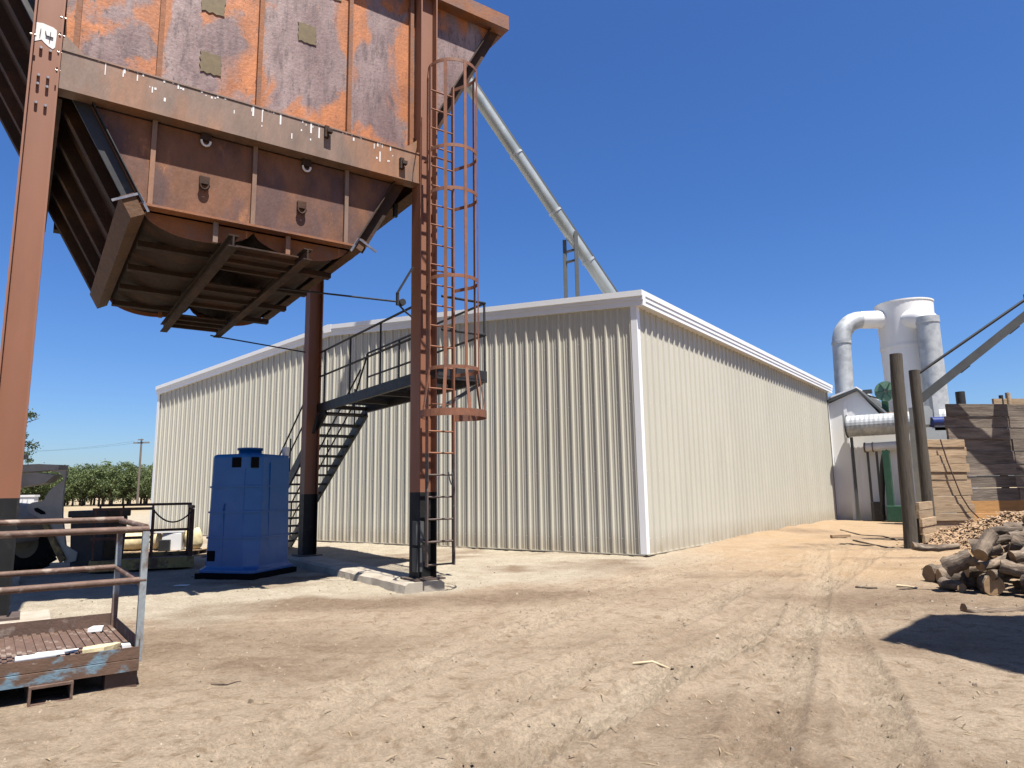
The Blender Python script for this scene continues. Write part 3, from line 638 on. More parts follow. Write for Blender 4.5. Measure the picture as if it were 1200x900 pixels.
for i in range(NS): inst('tread', tm, st, (0, SY0+RUN*i, PZ-RISE*(i+1)))
for x in (SX0, SX1):
    MB().bar((x, SY0-.0, PZ-.16), (x, SY0+RUN*15.6, PZ-.16-RISE*15.6+.06), .045, .24, up=(0, 0, 1)).build('stringer', BLK, st)
    off = 1.0 if x == SX0 else 1.0
    rail([(x, SY0+.35, PZ+off-.2), (x, SY0+RUN*15, PZ-RISE*15+off-.05), (x, SY0+RUN*15.2, .05)], .02, 'handrail', st)
    rail([(x, SY0+.35, PZ+off-.7), (x, SY0+RUN*15, PZ-RISE*15+off-.5)], .018, 'handrail', st)
    for k in (2, 7, 12): rail([(x, SY0+RUN*k, PZ-RISE*k-.1), (x, SY0+RUN*k, PZ-RISE*k+.82)], .018, 'railing_post', st)

# ------------------------------------------------------------------ spout pipe and its support on the roof
P1 = at_depth(547, 95, 17.2); P2 = at_depth(717, 347, 18.7)
P0 = P1-(P2-P1)*.45; P2 = P2+(P2-P1)*.05
sp = thing('grain_spout', 'long pale steel spout pipe sloping from the hopper down to the building roof', 'pipe', (P2[0], P2[1], P2[2]))
JT = [.08, .522, .70, .855]
for a, b in ((0, JT[0]), (JT[0], JT[1]), (JT[1], JT[2]), (JT[2], JT[3]), (JT[3], 1.)):
    MB().tube([P0+(P2-P0)*a, P0+(P2-P0)*b], .165, 20).build('pipe_section', SPOUT, sp, world=True)
for a in JT: MB().tube([P0+(P2-P0)*(a-.003), P0+(P2-P0)*(a+.003)], .19, 20).build('collar', GALV, sp, world=True)
MB().bar(P0+(P2-P0)*.02+np.array([.19, 0, .05]), P0+(P2-P0)*.98+np.array([.19, 0, .05]), .03, .05).build('seam_angle', DGREY, sp, world=True)
tb = .70*1.0
Q = P0+(P2-P0)*.80
fr = thing('pipe_support', 'dark steel post frame on the roof holding up the sloping spout pipe', 'support frame', (Q[0], Q[1], 5.8))
qa = at_depth(662, 300, Q[1]); qb = at_depth(675.5, 300, Q[1]-.25); 
for q_, zt in ((qa, Q[2]+.1), (qb, Q[2]+.25)):
    MB().box(q_[0]-.05, q_[0]+.05, q_[1]-.05, q_[1]+.05, 5.6, zt).build('post', DGREY, fr, world=True)
for dz in (-.25, -.55): MB().bar((qa[0], qa[1], Q[2]+dz), (qb[0], qb[1], Q[2]+dz), .05, .06).build('crossbar', DGREY, fr, world=True)

# ------------------------------------------------------------------ blue tank
tk = thing('plastic_tank', 'tall blue plastic tank with ribs and a round neck on a black base', 'tank', (-4.27, 11.55, 0), 106)
# local X runs from front corner away to the left corner negative; local Y goes back
TW, TD = 1.0, 1.12
def octo(x0, x1, y0, y1, c_): return [(x0+c_*.5, y0), (x1-c_, y0), (x1, y0+c_), (x1, y1-c_*.5), (x1-c_*.5, y1), (x0+c_*.5, y1), (x0, y1-c_*.5), (x0, y0+c_*.5)]
def loft(mb, sects, mi=0):
    n = len(sects[0][1]); vs = [(x, y, z) for z, poly in sects for x, y in poly]
    fs = [(i*n+k, i*n+(k+1) % n, (i+1)*n+(k+1) % n, (i+1)*n+k) for i in range(len(sects)-1) for k in range(n)]
    fs += [tuple(range(n))[::-1], tuple(range(len(vs)-n, len(vs)))]; return mb.add(vs, fs, mi)
def ins(d, c_=.2): return octo(-TW+d, -d, d, TD-d, c_)
loft(MB(), [(.09, ins(-.035, .1)), (.14, ins(-.035, .1)), (.17, ins(.0, .16)), (.20, ins(.012, .18)), (.7, ins(.018)), (1.99, ins(.035)), (2.035, ins(.045)), (2.05, ins(.07))]).build('shell', BLUE, tk, bevel=.012)
MB().box(-TW-.06, .06, -.06, TD+.06, .0, .085).build('base', DARK, tk)
for z in (.66, 1.08, 1.50):
    d = .018+(z-.7)*.013
    loft(MB(), [(z-.014, ins(d-.018)), (z+.014, ins(d-.018))]).build('rib_band', BLUE, tk)
MB().tube([(-.50, .5, 2.04), (-.50, .5, 2.13), (-.50, .5, 2.13), (-.50, .5, 2.17)], .2, 20, rs=[.19, .19, .215, .215]).build('neck', BLUE, tk)
def plate_on(x0, x1, z0, z1, y, name='vent_shade_plate'):
    MB().box(x0, x1, y-.004, y+.06, z0, z1).build(name, DARK, tk)  # near-black plate on the shell, standing for the shade inside a vent hole
d = .033; plate_on(-.50, -.32, 1.82, 1.99, d)
plate_on(-.89, -.74, .28, .45, .012)
MB().prism([(-.155, .075), (-.068, .162), (-.060, .154), (-.147, .067)], 1.81, 1.99, 'z').build('vent_shade_plate', DARK, tk)
for x in (-.62,): MB().box(x-.02, x+.02, .012, .05, .25, 1.2).build('panel_rib', BLUE, tk)
MB().box(-.26, -.23, .018, .07, .9, 1.8).build('panel_rib', BLUE, tk)
MB().box(-.05, -.015, .42, .5, .3, 1.9).build('panel_rib', BLUE, tk)
MB().tube([(-.62, .012, .95), (-.62, .004, 1.15), (-.6, .015, 1.22)], .01, 6).build('handle', BLUE, tk)
cupo = tag(MB().tube([(-4.10, 12.50, 2.05), (-4.10, 12.50, 2.2)], .06, 12, rs=[.06, .07]).build('cup', PAPER), 'small white cup on the top right edge of the blue tank', 'cup')

# ------------------------------------------------------------------ work basket in the left foreground
BK = np.array([-2.71, 5.20, 0])
bk = thing('forklift_basket', 'rusty forklift work basket with worn blue paint in left foreground', 'basket', BK, 53)
BLn, BWd = 2.3, 1.31
for (y, nm) in ((0, 1), (BWd, 2)):
    MB().box(-BLn, 0, y-.004, y+.004, .21, .29 if nm == 1 else .36).box(-BLn, 0, y-.02, y+.02, .13, .205).build('side_plate', BSKB if nm == 1 else BSKT, bk)
for x in (0, -BLn): MB().box(x-.004, x+.004, .006, BWd-.006, .13, .34).build('side_plate', BSKT, bk)
fl = MB().box(-BLn+.01, -.01, .025, BWd-.025, .23, .25)
for x in np.arange(-BLn+.05, -.03, .06): fl.box(x-.015, x+.015, .03, BWd-.03, .2502, .262)
fl.build('floor', BSKT, bk)
for x in (0, -1.15, -BLn):
    for y in (0, BWd):
        mb = MB().box(x-.022, x+.022, y-.022+(.033 if y == 0 else -.033), y+.022+(.033 if y == 0 else -.033), .18, 1.10) if x > -1 or x < -2 else None
        if mb: mb.build('corner_post', BSKP, bk)
for z in (.74, 1.15):
    for y in (.033, BWd-.033): zz = z-.045*(y < .1)*(z > 1)+.01; MB().tube([(-BLn, y, zz), (.02, y, zz)], .024, 10).build('guard_rail', BSKT, bk)
    for x in (0, -BLn): MB().tube([(x, .05, z-.02), (x, BWd-.05, z)], .023, 10).build('guard_rail', BSKT, bk)
for x in (-.0, -BLn+.2):
    for y in (.02, BWd-.2): MB().box(x-.20, x, y, y+.16, .0, .128).build('foot', BSKT, bk)
for x in (-.52, -1.55):
    mb = MB()
    for a in (0, 1): mb.box(x-.125+a*.235, x-.11+a*.235, -.06, BWd+.02, .015, .128)
    mb.box(x-.125, x+.125, -.06, BWd+.02, .0, .015).box(x-.11, x+.11, -.06, BWd+.02, .113, .128).build('fork_pocket', BSKT, bk)
def local(root, p): return np.array(ROOTM[root.name]@Vector(p))
def litter(name, label, cat, pts2, z, h, m, root=bk, tilt=0.):
    p = [local(root, (a, b, z)) for a, b in pts2]; cx = np.mean(p, axis=0); mb = MB(); n = len(p)
    up_ = [q+np.array([0, 0, h])+random.uniform(-.006, .006) for q in p]
    mb.add(p+up_, [tuple(range(n))[::-1], tuple(range(n, 2*n))]+[(i, (i+1) % n, (i+1) % n+n, i+n) for i in range(n)])
    for i in range(len(mb.v)): v = mb.v[i]; mb.v[i] = (v[0]-cx[0], v[1]-cx[1], v[2]-cx[2])
    o = mb.build(name, m); o.location = tuple(cx); return tag(o, label, cat)
tube_ = MB().tube([(-.13, 0, 0), (.10, 0, 0), (.105, 0, 0), (.15, 0, 0)], .022, 12, rs=[.022, .022, .010, .006]); to = tube_.build('caulk_tube', PAPER); lp = local(bk, (-.60, .07, .292)); to.location = tuple(lp); to.rotation_euler = (0, 0, radians(40)); tag(to, 'white caulk tube lying on the basket floor', 'tube')
litter('paper_sheet', 'flat white paper strip on the basket floor behind the caulk tube', 'paper', [(-.62, .26), (-.36, .24), (-.35, .28), (-.6, .31)], .264, .012, PAPER)
litter('paper_sheet', 'crumpled white scrap in the back corner of the basket', 'paper', [(-.22, 1.02), (-.12, 1.0), (-.1, 1.08), (-.17, 1.12)], .264, .03, PAPER)
litter('paper_sheet', 'small white square scrap near the basket corner post', 'paper', [(-.09, .12), (-.03, .12), (-.03, .19), (-.09, .19)], .264, .03, PAPER)
litter('glove', 'tan work glove lying at the front edge of the basket', 'glove', [(-.34, .07), (-.22, .05), (-.15, .10), (-.10, .17), (-.16, .22), (-.24, .18), (-.33, .16)], .264, .04, SACK)

# ------------------------------------------------------------------ railed cart behind the tank, with sacks and boxes
ct = thing('railed_cart', 'low rusty railed steel cart with a hanging chain left of the tank', 'cart', (-6.02, 13.32, 0), 62)
CL, CW_ = 1.7, 1.6
MB().box(-CL, 0, .0, .03, .05, .24).box(-CL, 0, CW_-.03, CW_, .05, .24).box(-.03, 0, .032, CW_-.032, .05, .24).box(-CL, -CL+.03, .032, CW_-.032, .05, .24).build('side_frame', CARTY, ct)
MB().box(-CL+.032, -.032, .032, CW_-.032, .12, .16).build('deck', CARTM, ct)
for x in (-.05, -.72, -1.25, -CL+.05):
    MB().box(x-.018, x+.018, .042, .078, .16, 1.12).build('rail_post', CARTM, ct); MB().box(x-.018, x+.018, CW_-.078, CW_-.042, .16, 1.18).build('rail_post', CARTM, ct)
MB().box(-.075, -.025, .7, .75, .16, 1.18).build('rail_post', CARTM, ct)
for z in (1.14, .62):
    MB().box(-CL, -.72, .035, .085, z-.025, z+.025).build('guard_rail', CARTM, ct)
    MB().box(-CL, 0, CW_-.085, CW_-.035, z+.035, z+.085).build('guard_rail', CARTM, ct)
MB().box(-.075, -.025, .09, CW_-.09, 1.13, 1.18).build('guard_rail', CARTM, ct)
chn = [(-.72+.66*t, .06, 1.1-.22*(1-(2*t-1)**2)) for t in np.linspace(0, 1, 13)]
MB().tube(chn, .014, 6).build('chain', BLK, ct)
for x in (-.4, -1.3):
    for y in (.3, CW_-.3): MB().tube([(x-.03, y, .065), (x+.03, y, .065)], .065, 12).build('caster', RUBB, ct)
def blob(name, label, cat, c_, s_, m, root, seed):
    r = np.random.default_rng(seed); mb = MB(); n, k = 14, 9; vs = []
    for i in range(k+1):
        ph = pi*i/k-pi/2
        for j in range(n):
            a = 2*pi*j/n; q = 1+.12*sin(3*a+seed)+r.uniform(-.05, .05)
            ce = np.sign(cos(a))*abs(cos(a))**.6; se = np.sign(sin(a))*abs(sin(a))**.6; cp = max(.02, cos(ph))**.5
            vs.append((s_[0]*cp*ce*q, s_[1]*cp*se*q, s_[2]*(sin(ph)+1)*q*.95))
    mb.add(vs, [(i*n+j, i*n+(j+1) % n, (i+1)*n+(j+1) % n, (i+1)*n+j) for i in range(k) for j in range(n)], smooth=True)
    o = mb.build(name, m); o.location = tuple(local(root, c_)); o.rotation_euler = (0, 0, seed*1.3); return tag(o, label, cat)
gnd = thing('timber_pallet', 'low wooden pallet in the sun behind the railed cart', 'pallet', (-8.55, 16.85, 0), 92)
for yy in (-.42, 0, .42): MB().box(-1.05, 1.05, yy-.04, yy+.04, 0, .08).build('bearer', PLKG, gnd)
for xx in np.arange(-1.0, 1.01, .2): MB().box(xx-.075, xx+.075, -.5, .5, .081, .10).build('slat', PLKL, gnd)
blob('sack', 'bulging tan sack at the left end of the pallet', 'sack', (-.55, .0, .10), (.36, .30, .22), SACK, gnd, 1)
blob('sack', 'tan sack between the bulging sack and white box', 'sack', (.05, .18, .10), (.27, .24, .20), SACK, gnd, 2)
blob('sack', 'yellowish sack standing at the right end of the pallet', 'sack', (.88, .1, .10), (.20, .2, .24), SACK, gnd, 3)
def crate(name, label, cat, c_, s_, m, root, rz, tilt=0):
    o = MB().box(-s_[0]/2, s_[0]/2, -s_[1]/2, s_[1]/2, 0, s_[2]).build(name, m, bevel=.012); o.location = tuple(local(root, c_)); o.rotation_euler = (tilt, 0, radians(rz)); return tag(o, label, cat)
crate('box', 'white cardboard box standing on the pallet behind the cart', 'box', (.48, -.1, .10), (.42, .38, .40), PAPER, gnd, 12)
crate('box', 'flat white box lying on top of the white cardboard box', 'box', (.40, -.1, .505), (.62, .46, .07), PAPER, gnd, 20)
crate('black_case', 'small black case leaning in front of the white box', 'case', (.42, -.38, .10), (.24, .1, .26), BLK, gnd, 8)
crate('black_case', 'dark tool case lying open near the cart edge', 'case', (-1.35, .3, .165), (.3, .2, .06), DGREY, ct, 15)
crate('paper_sheet', 'white folded card standing on the cart deck', 'paper', (-1.55, .35, .165), (.05, .02, .22), PAPER, ct, 10)
# ramp board and blue lid between cart and tank
o = MB().box(-.75, .75, -.3, .3, 0, .05).build('ramp_board', CARTM); o.location = (-6.6, 16.2, .06); o.rotation_euler = (0, radians(-13), radians(10)); tag(o, 'rusty ramp board sloping up behind the railed cart', 'board')
o = MB().box(-.3, .3, -.25, .25, 0, .05).build('blue_lid', BLUE, bevel=.02); o.location = (-5.65, 13.9, .1); tag(o, 'flat blue plastic lid lying between railed cart and blue tank', 'lid')
o = MB().box(-.3, .3, -.25, .25, 0, .1).build('wooden_block', PLKG); o.location = (-5.65, 13.9, .0); tag(o, 'wooden block under the flat blue plastic lid', 'block')

# ------------------------------------------------------------------ loader behind the near left post
ld = thing('wheel_loader', 'grey loader with curved arm bracket and black tyre behind the left post', 'loader', (-9.35, 12.9, 0), 95)
def wheel(x, y, R=.52, wd=.34):
    mb = MB(); prof = [(-wd/2, .55*R), (-wd/2, .9*R), (-wd*.38, R), (wd*.38, R), (wd/2, .9*R), (wd/2, .55*R)]; n = 28
    vs = [(x+r_*cos(2*pi*k/n), y+t, R+r_*sin(2*pi*k/n)) for k in range(n) for t, r_ in prof]
    mb.add(vs, [(k*6+j, k*6+j+1, ((k+1) % n)*6+j+1, ((k+1) % n)*6+j) for k in range(n) for j in range(5)], smooth=True)
    for k in range(18):
        a = 2*pi*k/18
        for s_ in (-1, 1):
            aa = a+(.17 if s_ > 0 else 0); p = (x+(R+.006)*cos(aa), y+s_*wd*.02, R+(R+.006)*sin(aa)); q = (x+(R-.0)*cos(aa+.22), y+s_*wd*.46, R+(R-.0)*sin(aa+.22)); mb.bar(p, q, .06, .05, up=(cos(aa), 0, sin(aa)))
    wobj = mb.build('wheel', RUBB, ld)
    MB().tube([(x, y-wd*.42, R), (x, y+wd*.42, R)], .56*R, 20).tube([(x, y-wd*.46, R), (x, y+wd*.46, R)], .2*R, 12).build('rim', RIMM, wobj)
wheel(-.05, -.5); wheel(-.05, .75); wheel(-1.6, -.5); wheel(-1.6, .75)
MB().prism([(-2.0, .55), (.3, .55), (.45, 1.0), (.2, 1.25), (-.4, 1.3), (-2.0, 1.35)], -.25, .5, 'y').build('chassis', LOAD, ld, bevel=.03)
MB().box(-1.2, -.2, -.2, .45, 1.3, 2.1).build('cab', DGREY, ld)
MB().box(-1.3, -.1, -.3, .55, 2.1, 2.2).build('cab_roof', LOAD, ld, bevel=.02)
# bracket plate silhouette from the photo, in its own vertical plane
BP = np.array([-8.55, 12.75, 0])
def lpx(px, py, off=0.):
    v = VP(px, py, BP+D(185)*off, 95)-np.array([-9.35, 12.9, 0]); return (v@D(95), v[2])
sil = [(71, 551), (67, 582), (66, 605), (70, 640), (84, 648), (82, 658), (70, 662), (66, 656), (56, 630), (48, 622), (40, 608), (28, 602), (24, 597), (25, 592), (31, 589), (44, 587), (48, 580), (52, 574), (60, 568), (68, 563), (67, 557), (62, 553), (50, 552)]
pp = [lpx(*p) for p in sil]
br = MB().prism(pp, .06, .10, 'y').build('arm_bracket', LOAD, ld)
s1 = [lpx(*p) for p in ((33, 596), (37, 595), (46, 600), (47, 603), (41, 603), (34, 599))]
MB().prism(s1, .056, .059, 'y').build('slot_shade', DARK, br)  # dark sheet laid on the bracket in place of a shaded slot
b1 = [lpx(*p) for p in ((-30, 556), (55, 550), (56, 544), (30, 543), (-30, 546))]
MB().prism(b1, .2, .45, 'y').build('boom', LOAD, ld); b2 = [lpx(*p) for p in ((-20, 575), (38, 566), (50, 556), (24, 553), (-20, 560))]
MB().prism(b2, .22, .43, 'y').build('boom_head', LOAD, ld)
b3 = [lpx(*p) for p in ((44, 612), (56, 640), (66, 660), (72, 656), (58, 628), (50, 612))]
MB().prism(b3, .0, .055, 'y').build('tilt_arm', CARTY, ld)
dr_ = MB().tube([lpx(0, 0)[:1]+(0, 0), (0, 0, 1)], .1, 3) if False else None
bx_ = thing('black_bin', 'black plastic bin standing between loader and railed cart', 'bin', (-7.75, 13.15, 0), 95)
MB().prism([(-.3, .04), (.3, .04), (.36, 1.0), (-.36, 1.0)], -.3, .3, 'y').build('body', BLK, bx_, bevel=.02)
MB().box(-.39, .39, -.34, .34, 1.0, 1.12).build('lid', BLK, bx_, bevel=.02)
MB().box(-.3, .3, -.25, .25, 0, .038).build('base', RUBB, bx_)
for i, (px, py) in enumerate(((24, 612), (30, 611), (36, 611))):
    g = G(px, 616); o = MB().box(-.16, .16, -.16, .16, -.02, 1.45).box(-.2, .2, -.2, .2, 1.45, 1.55).build('fence_pillar', WHITEP); o.location = (g[0], g[1], 0)
    tag(o, ['white square pillar behind the loader, nearest the brown post', 'white square pillar behind the loader, middle of three', 'white square pillar behind the loader, nearest the bracket'][i], 'pillar', 'white pillars behind the loader')

# ------------------------------------------------------------------ white shed, duct, cyclone and machinery at the right
SB = np.array([13.25, 28.76, 0]); SAZ = 126.3
sh = thing('white_shed', 'small white gabled metal shed joined to the far end of the beige building', 'shed', SB, SAZ)
def sfx(px, py, off=0.):       # point in shed frame on a plane `off` metres in front of its wall
    v = VP(px, py, SB+D(SAZ+90)*off, SAZ)-SB; return np.array([v@D(SAZ), -off, v[2]])
def spx(px, py, off=0.): return np.array(ROOTM['white_shed']@Vector(sfx(px, py, off)))
pk = 1.12; ez = 4.86; pz = 5.30
wl = [(.0, -.1), (4.6, -.1), (4.6, 2.6), (1.85, 4.2), (pk, pz-.08), (0.0, ez-.08)]
MB().prism(wl, .0, 5.5, 'y').build('wall', SHEDW, sh)
MB().box(.55, .67, -.03, .0, .0, ez).build('corner_trim', TRIM, sh)
MB().prism([(-.12, ez-.09), (pk, pz-.09), (pk, pz+.03), (-.12, ez+.03)], -.12, 5.6, 'y').build('roof_slope', DGREY, sh)
MB().prism([(pk+.002, pz-.09), (2.05, 4.13), (2.05, 4.25), (pk+.002, pz+.03)], -.12, 5.6, 'y').build('roof_slope', DGREY, sh)
MB().prism([(-.3, ez+.05), (pk-.05, pz+.05), (pk-.05, pz+.12), (-.3, ez+.12)], .1, 5.6, 'y').build('roof_sheet', TRIM, sh)
for k in range(5): MB().box(.05+k*.9, .06+k*.9, -.012, -.001, .1, 2.6).build('panel_seam', TRIM, sh)
# spiral duct
dc = thing('spiral_duct', 'large horizontal ribbed silver duct in front of the white shed', 'duct', SB, SAZ)
a0 = sfx(993, 500, .5); da = MB(); R0 = .42; n = 24; L0 = 5.0; k = 60
vs = []; 
for i in range(k+1):
    for j in range(n):
        rr = R0+(.008 if i % 2 else 0); vs.append((a0[0]+L0*i/k, -.55-.0+rr*cos(2*pi*j/n), 3.74+rr*sin(2*pi*j/n)+.02*i/k))
da.add(vs, [(i*n+j, i*n+(j+1) % n, (i+1)*n+(j+1) % n, (i+1)*n+j) for i in range(k) for j in range(n)]+[tuple(range(n))], smooth=False)
da.build('ribbed_pipe', GALV, dc)
MB().tube([(a0[0]-.02, -.55, 3.74), (a0[0]+.03, -.55, 3.74)], .46, 24).build('end_collar', DGREY, dc)
for x in (a0[0]+.12, a0[0]+3.5): MB().box(x-.05, x+.05, -.6, -.5, 0, 3.3).build('support_leg', DGREY, dc)
pp2 = thing('white_pipe', 'white horizontal pipe hung below the ribbed silver duct', 'pipe', SB, SAZ)
p0 = sfx(1012, 519, .35)
MB().tube([(p0[0], -.3, 2.88), (p0[0]+3.4, -.3, 2.95)], .17, 16).build('pipe_run', CYCW, pp2); MB().tube([(p0[0], -.3, 2.88), (p0[0]+.05, -.3, 2.88)], .2, 16).tube([(p0[0]+.3, -.3, 2.88), (p0[0]+.33, -.3, 2.88)], .2, 16).build('flange', BSKT, pp2)
for x in (p0[0]+.1, p0[0]+.42): MB().box(x-.04, x+.04, -.34, -.26, 0, 2.7).build('support_leg', DGREY, pp2)
# green elevator leg and base machine
ge = thing('bucket_elevator', 'green bucket elevator with spoked pulley wheel rising above the white shed', 'elevator', SB, SAZ)
e0 = sfx(1043, 600, .9)
MB().box(e0[0]-.05, e0[0]+.18, -1.1, -.8, .1, 2.7).build('leg_casing', GREEN, ge); MB().box(e0[0]-.06, e0[0]+1.0, -1.3, -.6, .02, .6).build('boot', GREEN, ge, bevel=.02)
MB().tube([sfx(1034, 603, .9), sfx(1034, 545, .9), sfx(1036, 533, .9), sfx(1041, 528, .9)], .09, 12).build('black_pipe', BLK, ge)
MB().box(*(lambda a, b: (a[0], b[0], -.9, -.5, 0.02, b[2]))(sfx(1023, 609, .7), sfx(1036, 588, .7))).build('motor', BLK, ge, bevel=.04)
ph = sfx(1038.5, 459, -1.5)
pw = MB().tube([(ph[0], -ph[1]*0+1.3, ph[2]), (ph[0], 1.42, ph[2])], .42, 28).build('pulley', PULL, ge)
for a in range(6): MB().box(-.03, .03, -.02, 0, .1, .44).build('spoke', GREEN, pw) if False else None
for a in np.linspace(0, 2*pi, 6, endpoint=False):
    MB().bar((ph[0]+.08*cos(a), 1.285, ph[2]+.08*sin(a)), (ph[0]+.37*cos(a), 1.285, ph[2]+.37*sin(a)), .05, .03).build('spoke', GREEN, pw)
MB().tube([(ph[0], 1.27, ph[2]), (ph[0], 1.299, ph[2])], .1, 14).build('hub', DGREY, pw)
MB().box(ph[0]-.22, ph[0]+.02, 1.55, 1.75, 2.0, ph[2]+.1).build('head_post', GREEN, ge)
MB().bar((ph[0]-.95, 1.6, ph[2]+.02), (ph[0]-.1, 1.6, ph[2]-.35), .08, .06).box(ph[0]-1.0, ph[0]-.55, 1.5, 1.7, ph[2]+.0, ph[2]+.16).build('motor_arm', DGREY, ge)
MB().box(ph[0]-.5, ph[0]+.8, 1.2, 2.0, 4.2, 4.36).build('head_deck', PLKO, ge)
# cyclone
CY = 33.0
cyc = thing('dust_cyclone', 'tall white cyclone separator with two silver elbow pipes behind the shed', 'cyclone', at_depth(1060, 560, CY)*np.array([1, 1, 0]))
tc_ = at_depth(1059, 357, CY); rc = 30.0/FPX*CY*1.03; zc = tc_[2]
cx, cyy = tc_[0], tc_[1]
z2 = at_depth(1059, 408, CY)[2]; z3 = at_depth(1059, 470, CY)[2]
MB().tube([(cx, cyy, 1.6), (cx, cyy, z3-1.2), (cx, cyy, z2), (cx, cyy, zc)], 1, 40, rs=[.35, rc*.86, rc*.95, rc]).build('body', CYCW, cyc, world=True)
MB().tube([(cx, cyy, z2-.06), (cx, cyy, z2+.06)], rc*.975, 40).build('band', CYCW, cyc, world=True)
MB().tube([(cx, cyy, zc-.05), (cx, cyy, zc+.02)], rc*1.02, 40).build('top_lip', CYCW, cyc, world=True)
def elbow(p, q, r, n=8):   # quarter bend from vertical at p up and over to q (both at bend ends)
    out = []
    for i in range(n+1):
        a = pi/2*i/n; out.append(np.array([p[0]+(q[0]-p[0])*(1-cos(a)), p[1]+(q[1]-p[1])*(1-cos(a)), p[2]+(q[2]-p[2])*sin(a)]))
    return out
pb = at_depth(987.5, 470, CY); pt = at_depth(986, 402, CY); pe = at_depth(1008, 375, CY); rp = 10.3/FPX*CY
MB().tube([(pb[0], pb[1], .0), (pt[0], pt[1], pt[2])], rp, 20).build('inlet_riser', GALV, cyc, world=True)
MB().tube(elbow(pt, pe, rp), rp, 20).build('inlet_elbow', GALV, cyc, world=True)
MB().tube([(pt[0], pt[1], pt[2]-.06), (pt[0], pt[1], pt[2]+.06)], rp*1.08, 20).build('flange', GALV, cyc, world=True)
pq = at_depth(1036, 373, CY); MB().tube([pe, (pq[0], pq[1], pe[2])], rp, 20, rs=[rp, rp*1.05]).build('inlet_duct', CYCW, cyc, world=True)
rt = at_depth(1087, 378, CY-1.9); rq = np.array([rt[0]-.35, rt[1]+1.5, rt[2]+.42]); rb = at_depth(1091, 462, CY-1.9); rr2 = 12.2/FPX*(CY-1.9)
MB().tube([(rt[0]+.05, rt[1], .0), (rt[0], rt[1], rt[2])], rr2, 22).build('outlet_riser', GALV, cyc, world=True)
MB().tube(elbow(rt, rq, rr2), rr2, 22).build('outlet_elbow', CYCW, cyc, world=True)
MB().tube([(rt[0], rt[1], rt[2]-.05), (rt[0], rt[1], rt[2]+.25)], rr2*1.06, 22).build('flange', GALV, cyc, world=True)
for k in range(3):
    a = 2*pi*k/3+.5; MB().box(cx+rc*.8*cos(a)-.08, cx+rc*.8*cos(a)+.08, cyy+rc*.8*sin(a)-.08, cyy+rc*.8*sin(a)+.08, 0, z3).build('support_leg', DGREY, cyc, world=True)
# fan unit with blue motor
fu = thing('fan_unit', 'grey fan housing with a blue motor on top behind the plank wall', 'fan', at_depth(1090, 560, 24)*np.array([1, 1, 0]))
def q(px, py, d=24.): return at_depth(px, py, d)
a = q(1078, 513); b = q(1109, 501); MB().box(a[0], b[0], 23.8, 24.6, 0, b[2]).build('housing', MGREY, fu, world=True)
a = q(1076, 495); b = q(1090, 476); MB().prism([(a[0], b[2]-.65), (b[0], b[2]-.65), (b[0], b[2]-.15), (b[0]-.12, b[2]), (a[0], b[2])], 23.9, 24.5, 'y').build('hood', MGREY, fu, world=True)
a = q(1091, 494.5, 23.9); b = q(1110, 494, 23.9); MB().tube([a, b], .17, 16).build('motor', MOTOR, fu, world=True); MB().box(a[0]+.05, b[0]-.05, 23.8, 24.1, a[2]-.3, a[2]-.1).build('motor_mount', MGREY, fu, world=True)
a = q(1099, 463); b = q(1103, 490); MB().box(a[0]-.08, a[0]+.1, 24.2, 24.4, b[2], a[2]).build('upright', GALV, fu, world=True)

# conveyor boom with its cable, running up and out of the frame
A1 = at_depth(1074, 467, 17.35); B1 = at_depth(1200, 366, 16.4); E1 = B1+(B1-A1)*.8
cv = thing('conveyor_boom', 'dark grey steel conveyor boom rising to the right with a taut cable above', 'conveyor', (A1[0], A1[1], 0))
dv = (E1-A1)/np.linalg.norm(E1-A1)
MB().bar(A1, E1, .22, .05).bar(A1+np.array([0, 0, -.12]), E1+np.array([0, 0, -.12]), .24, .16).build('boom', DGREY, cv, world=True)
for t in (.25, .5, .68, .86): p = A1+(E1-A1)*t; MB().bar(p+np.array([0, 0, -.21])-dv*.12, p+np.array([0, 0, -.21])+dv*.12, .16, .06).build('bracket', DGREY, cv, world=True)
c1 = at_depth(1070, 442, 17.2); c2 = at_depth(1200, 352, 16.4); MB().tube([c1, c1+(c2-c1)*1.7], .035, 8).build('cable', BLK, cv, world=True)
e_ = A1+(B1-A1)*1.13; hx, hy, hz = 13.0, 16.62, e_[2]
MB().box(hx-.17, hx+.17, hy-.34, hy+.17, hz-1.7, hz+.3).build('drive_housing', DGREY, cv, world=True)
for (fx_, fy_, w_) in ((hx-.32, hy+.5, .14), (hx+.78, hy+.4, .14), (hx+.2, hy+.58, .09)):
    MB().bar((hx, hy+.05, hz-1.69), (fx_, fy_, -.05), w_, w_).build('support_leg', DGREY, cv, world=True)

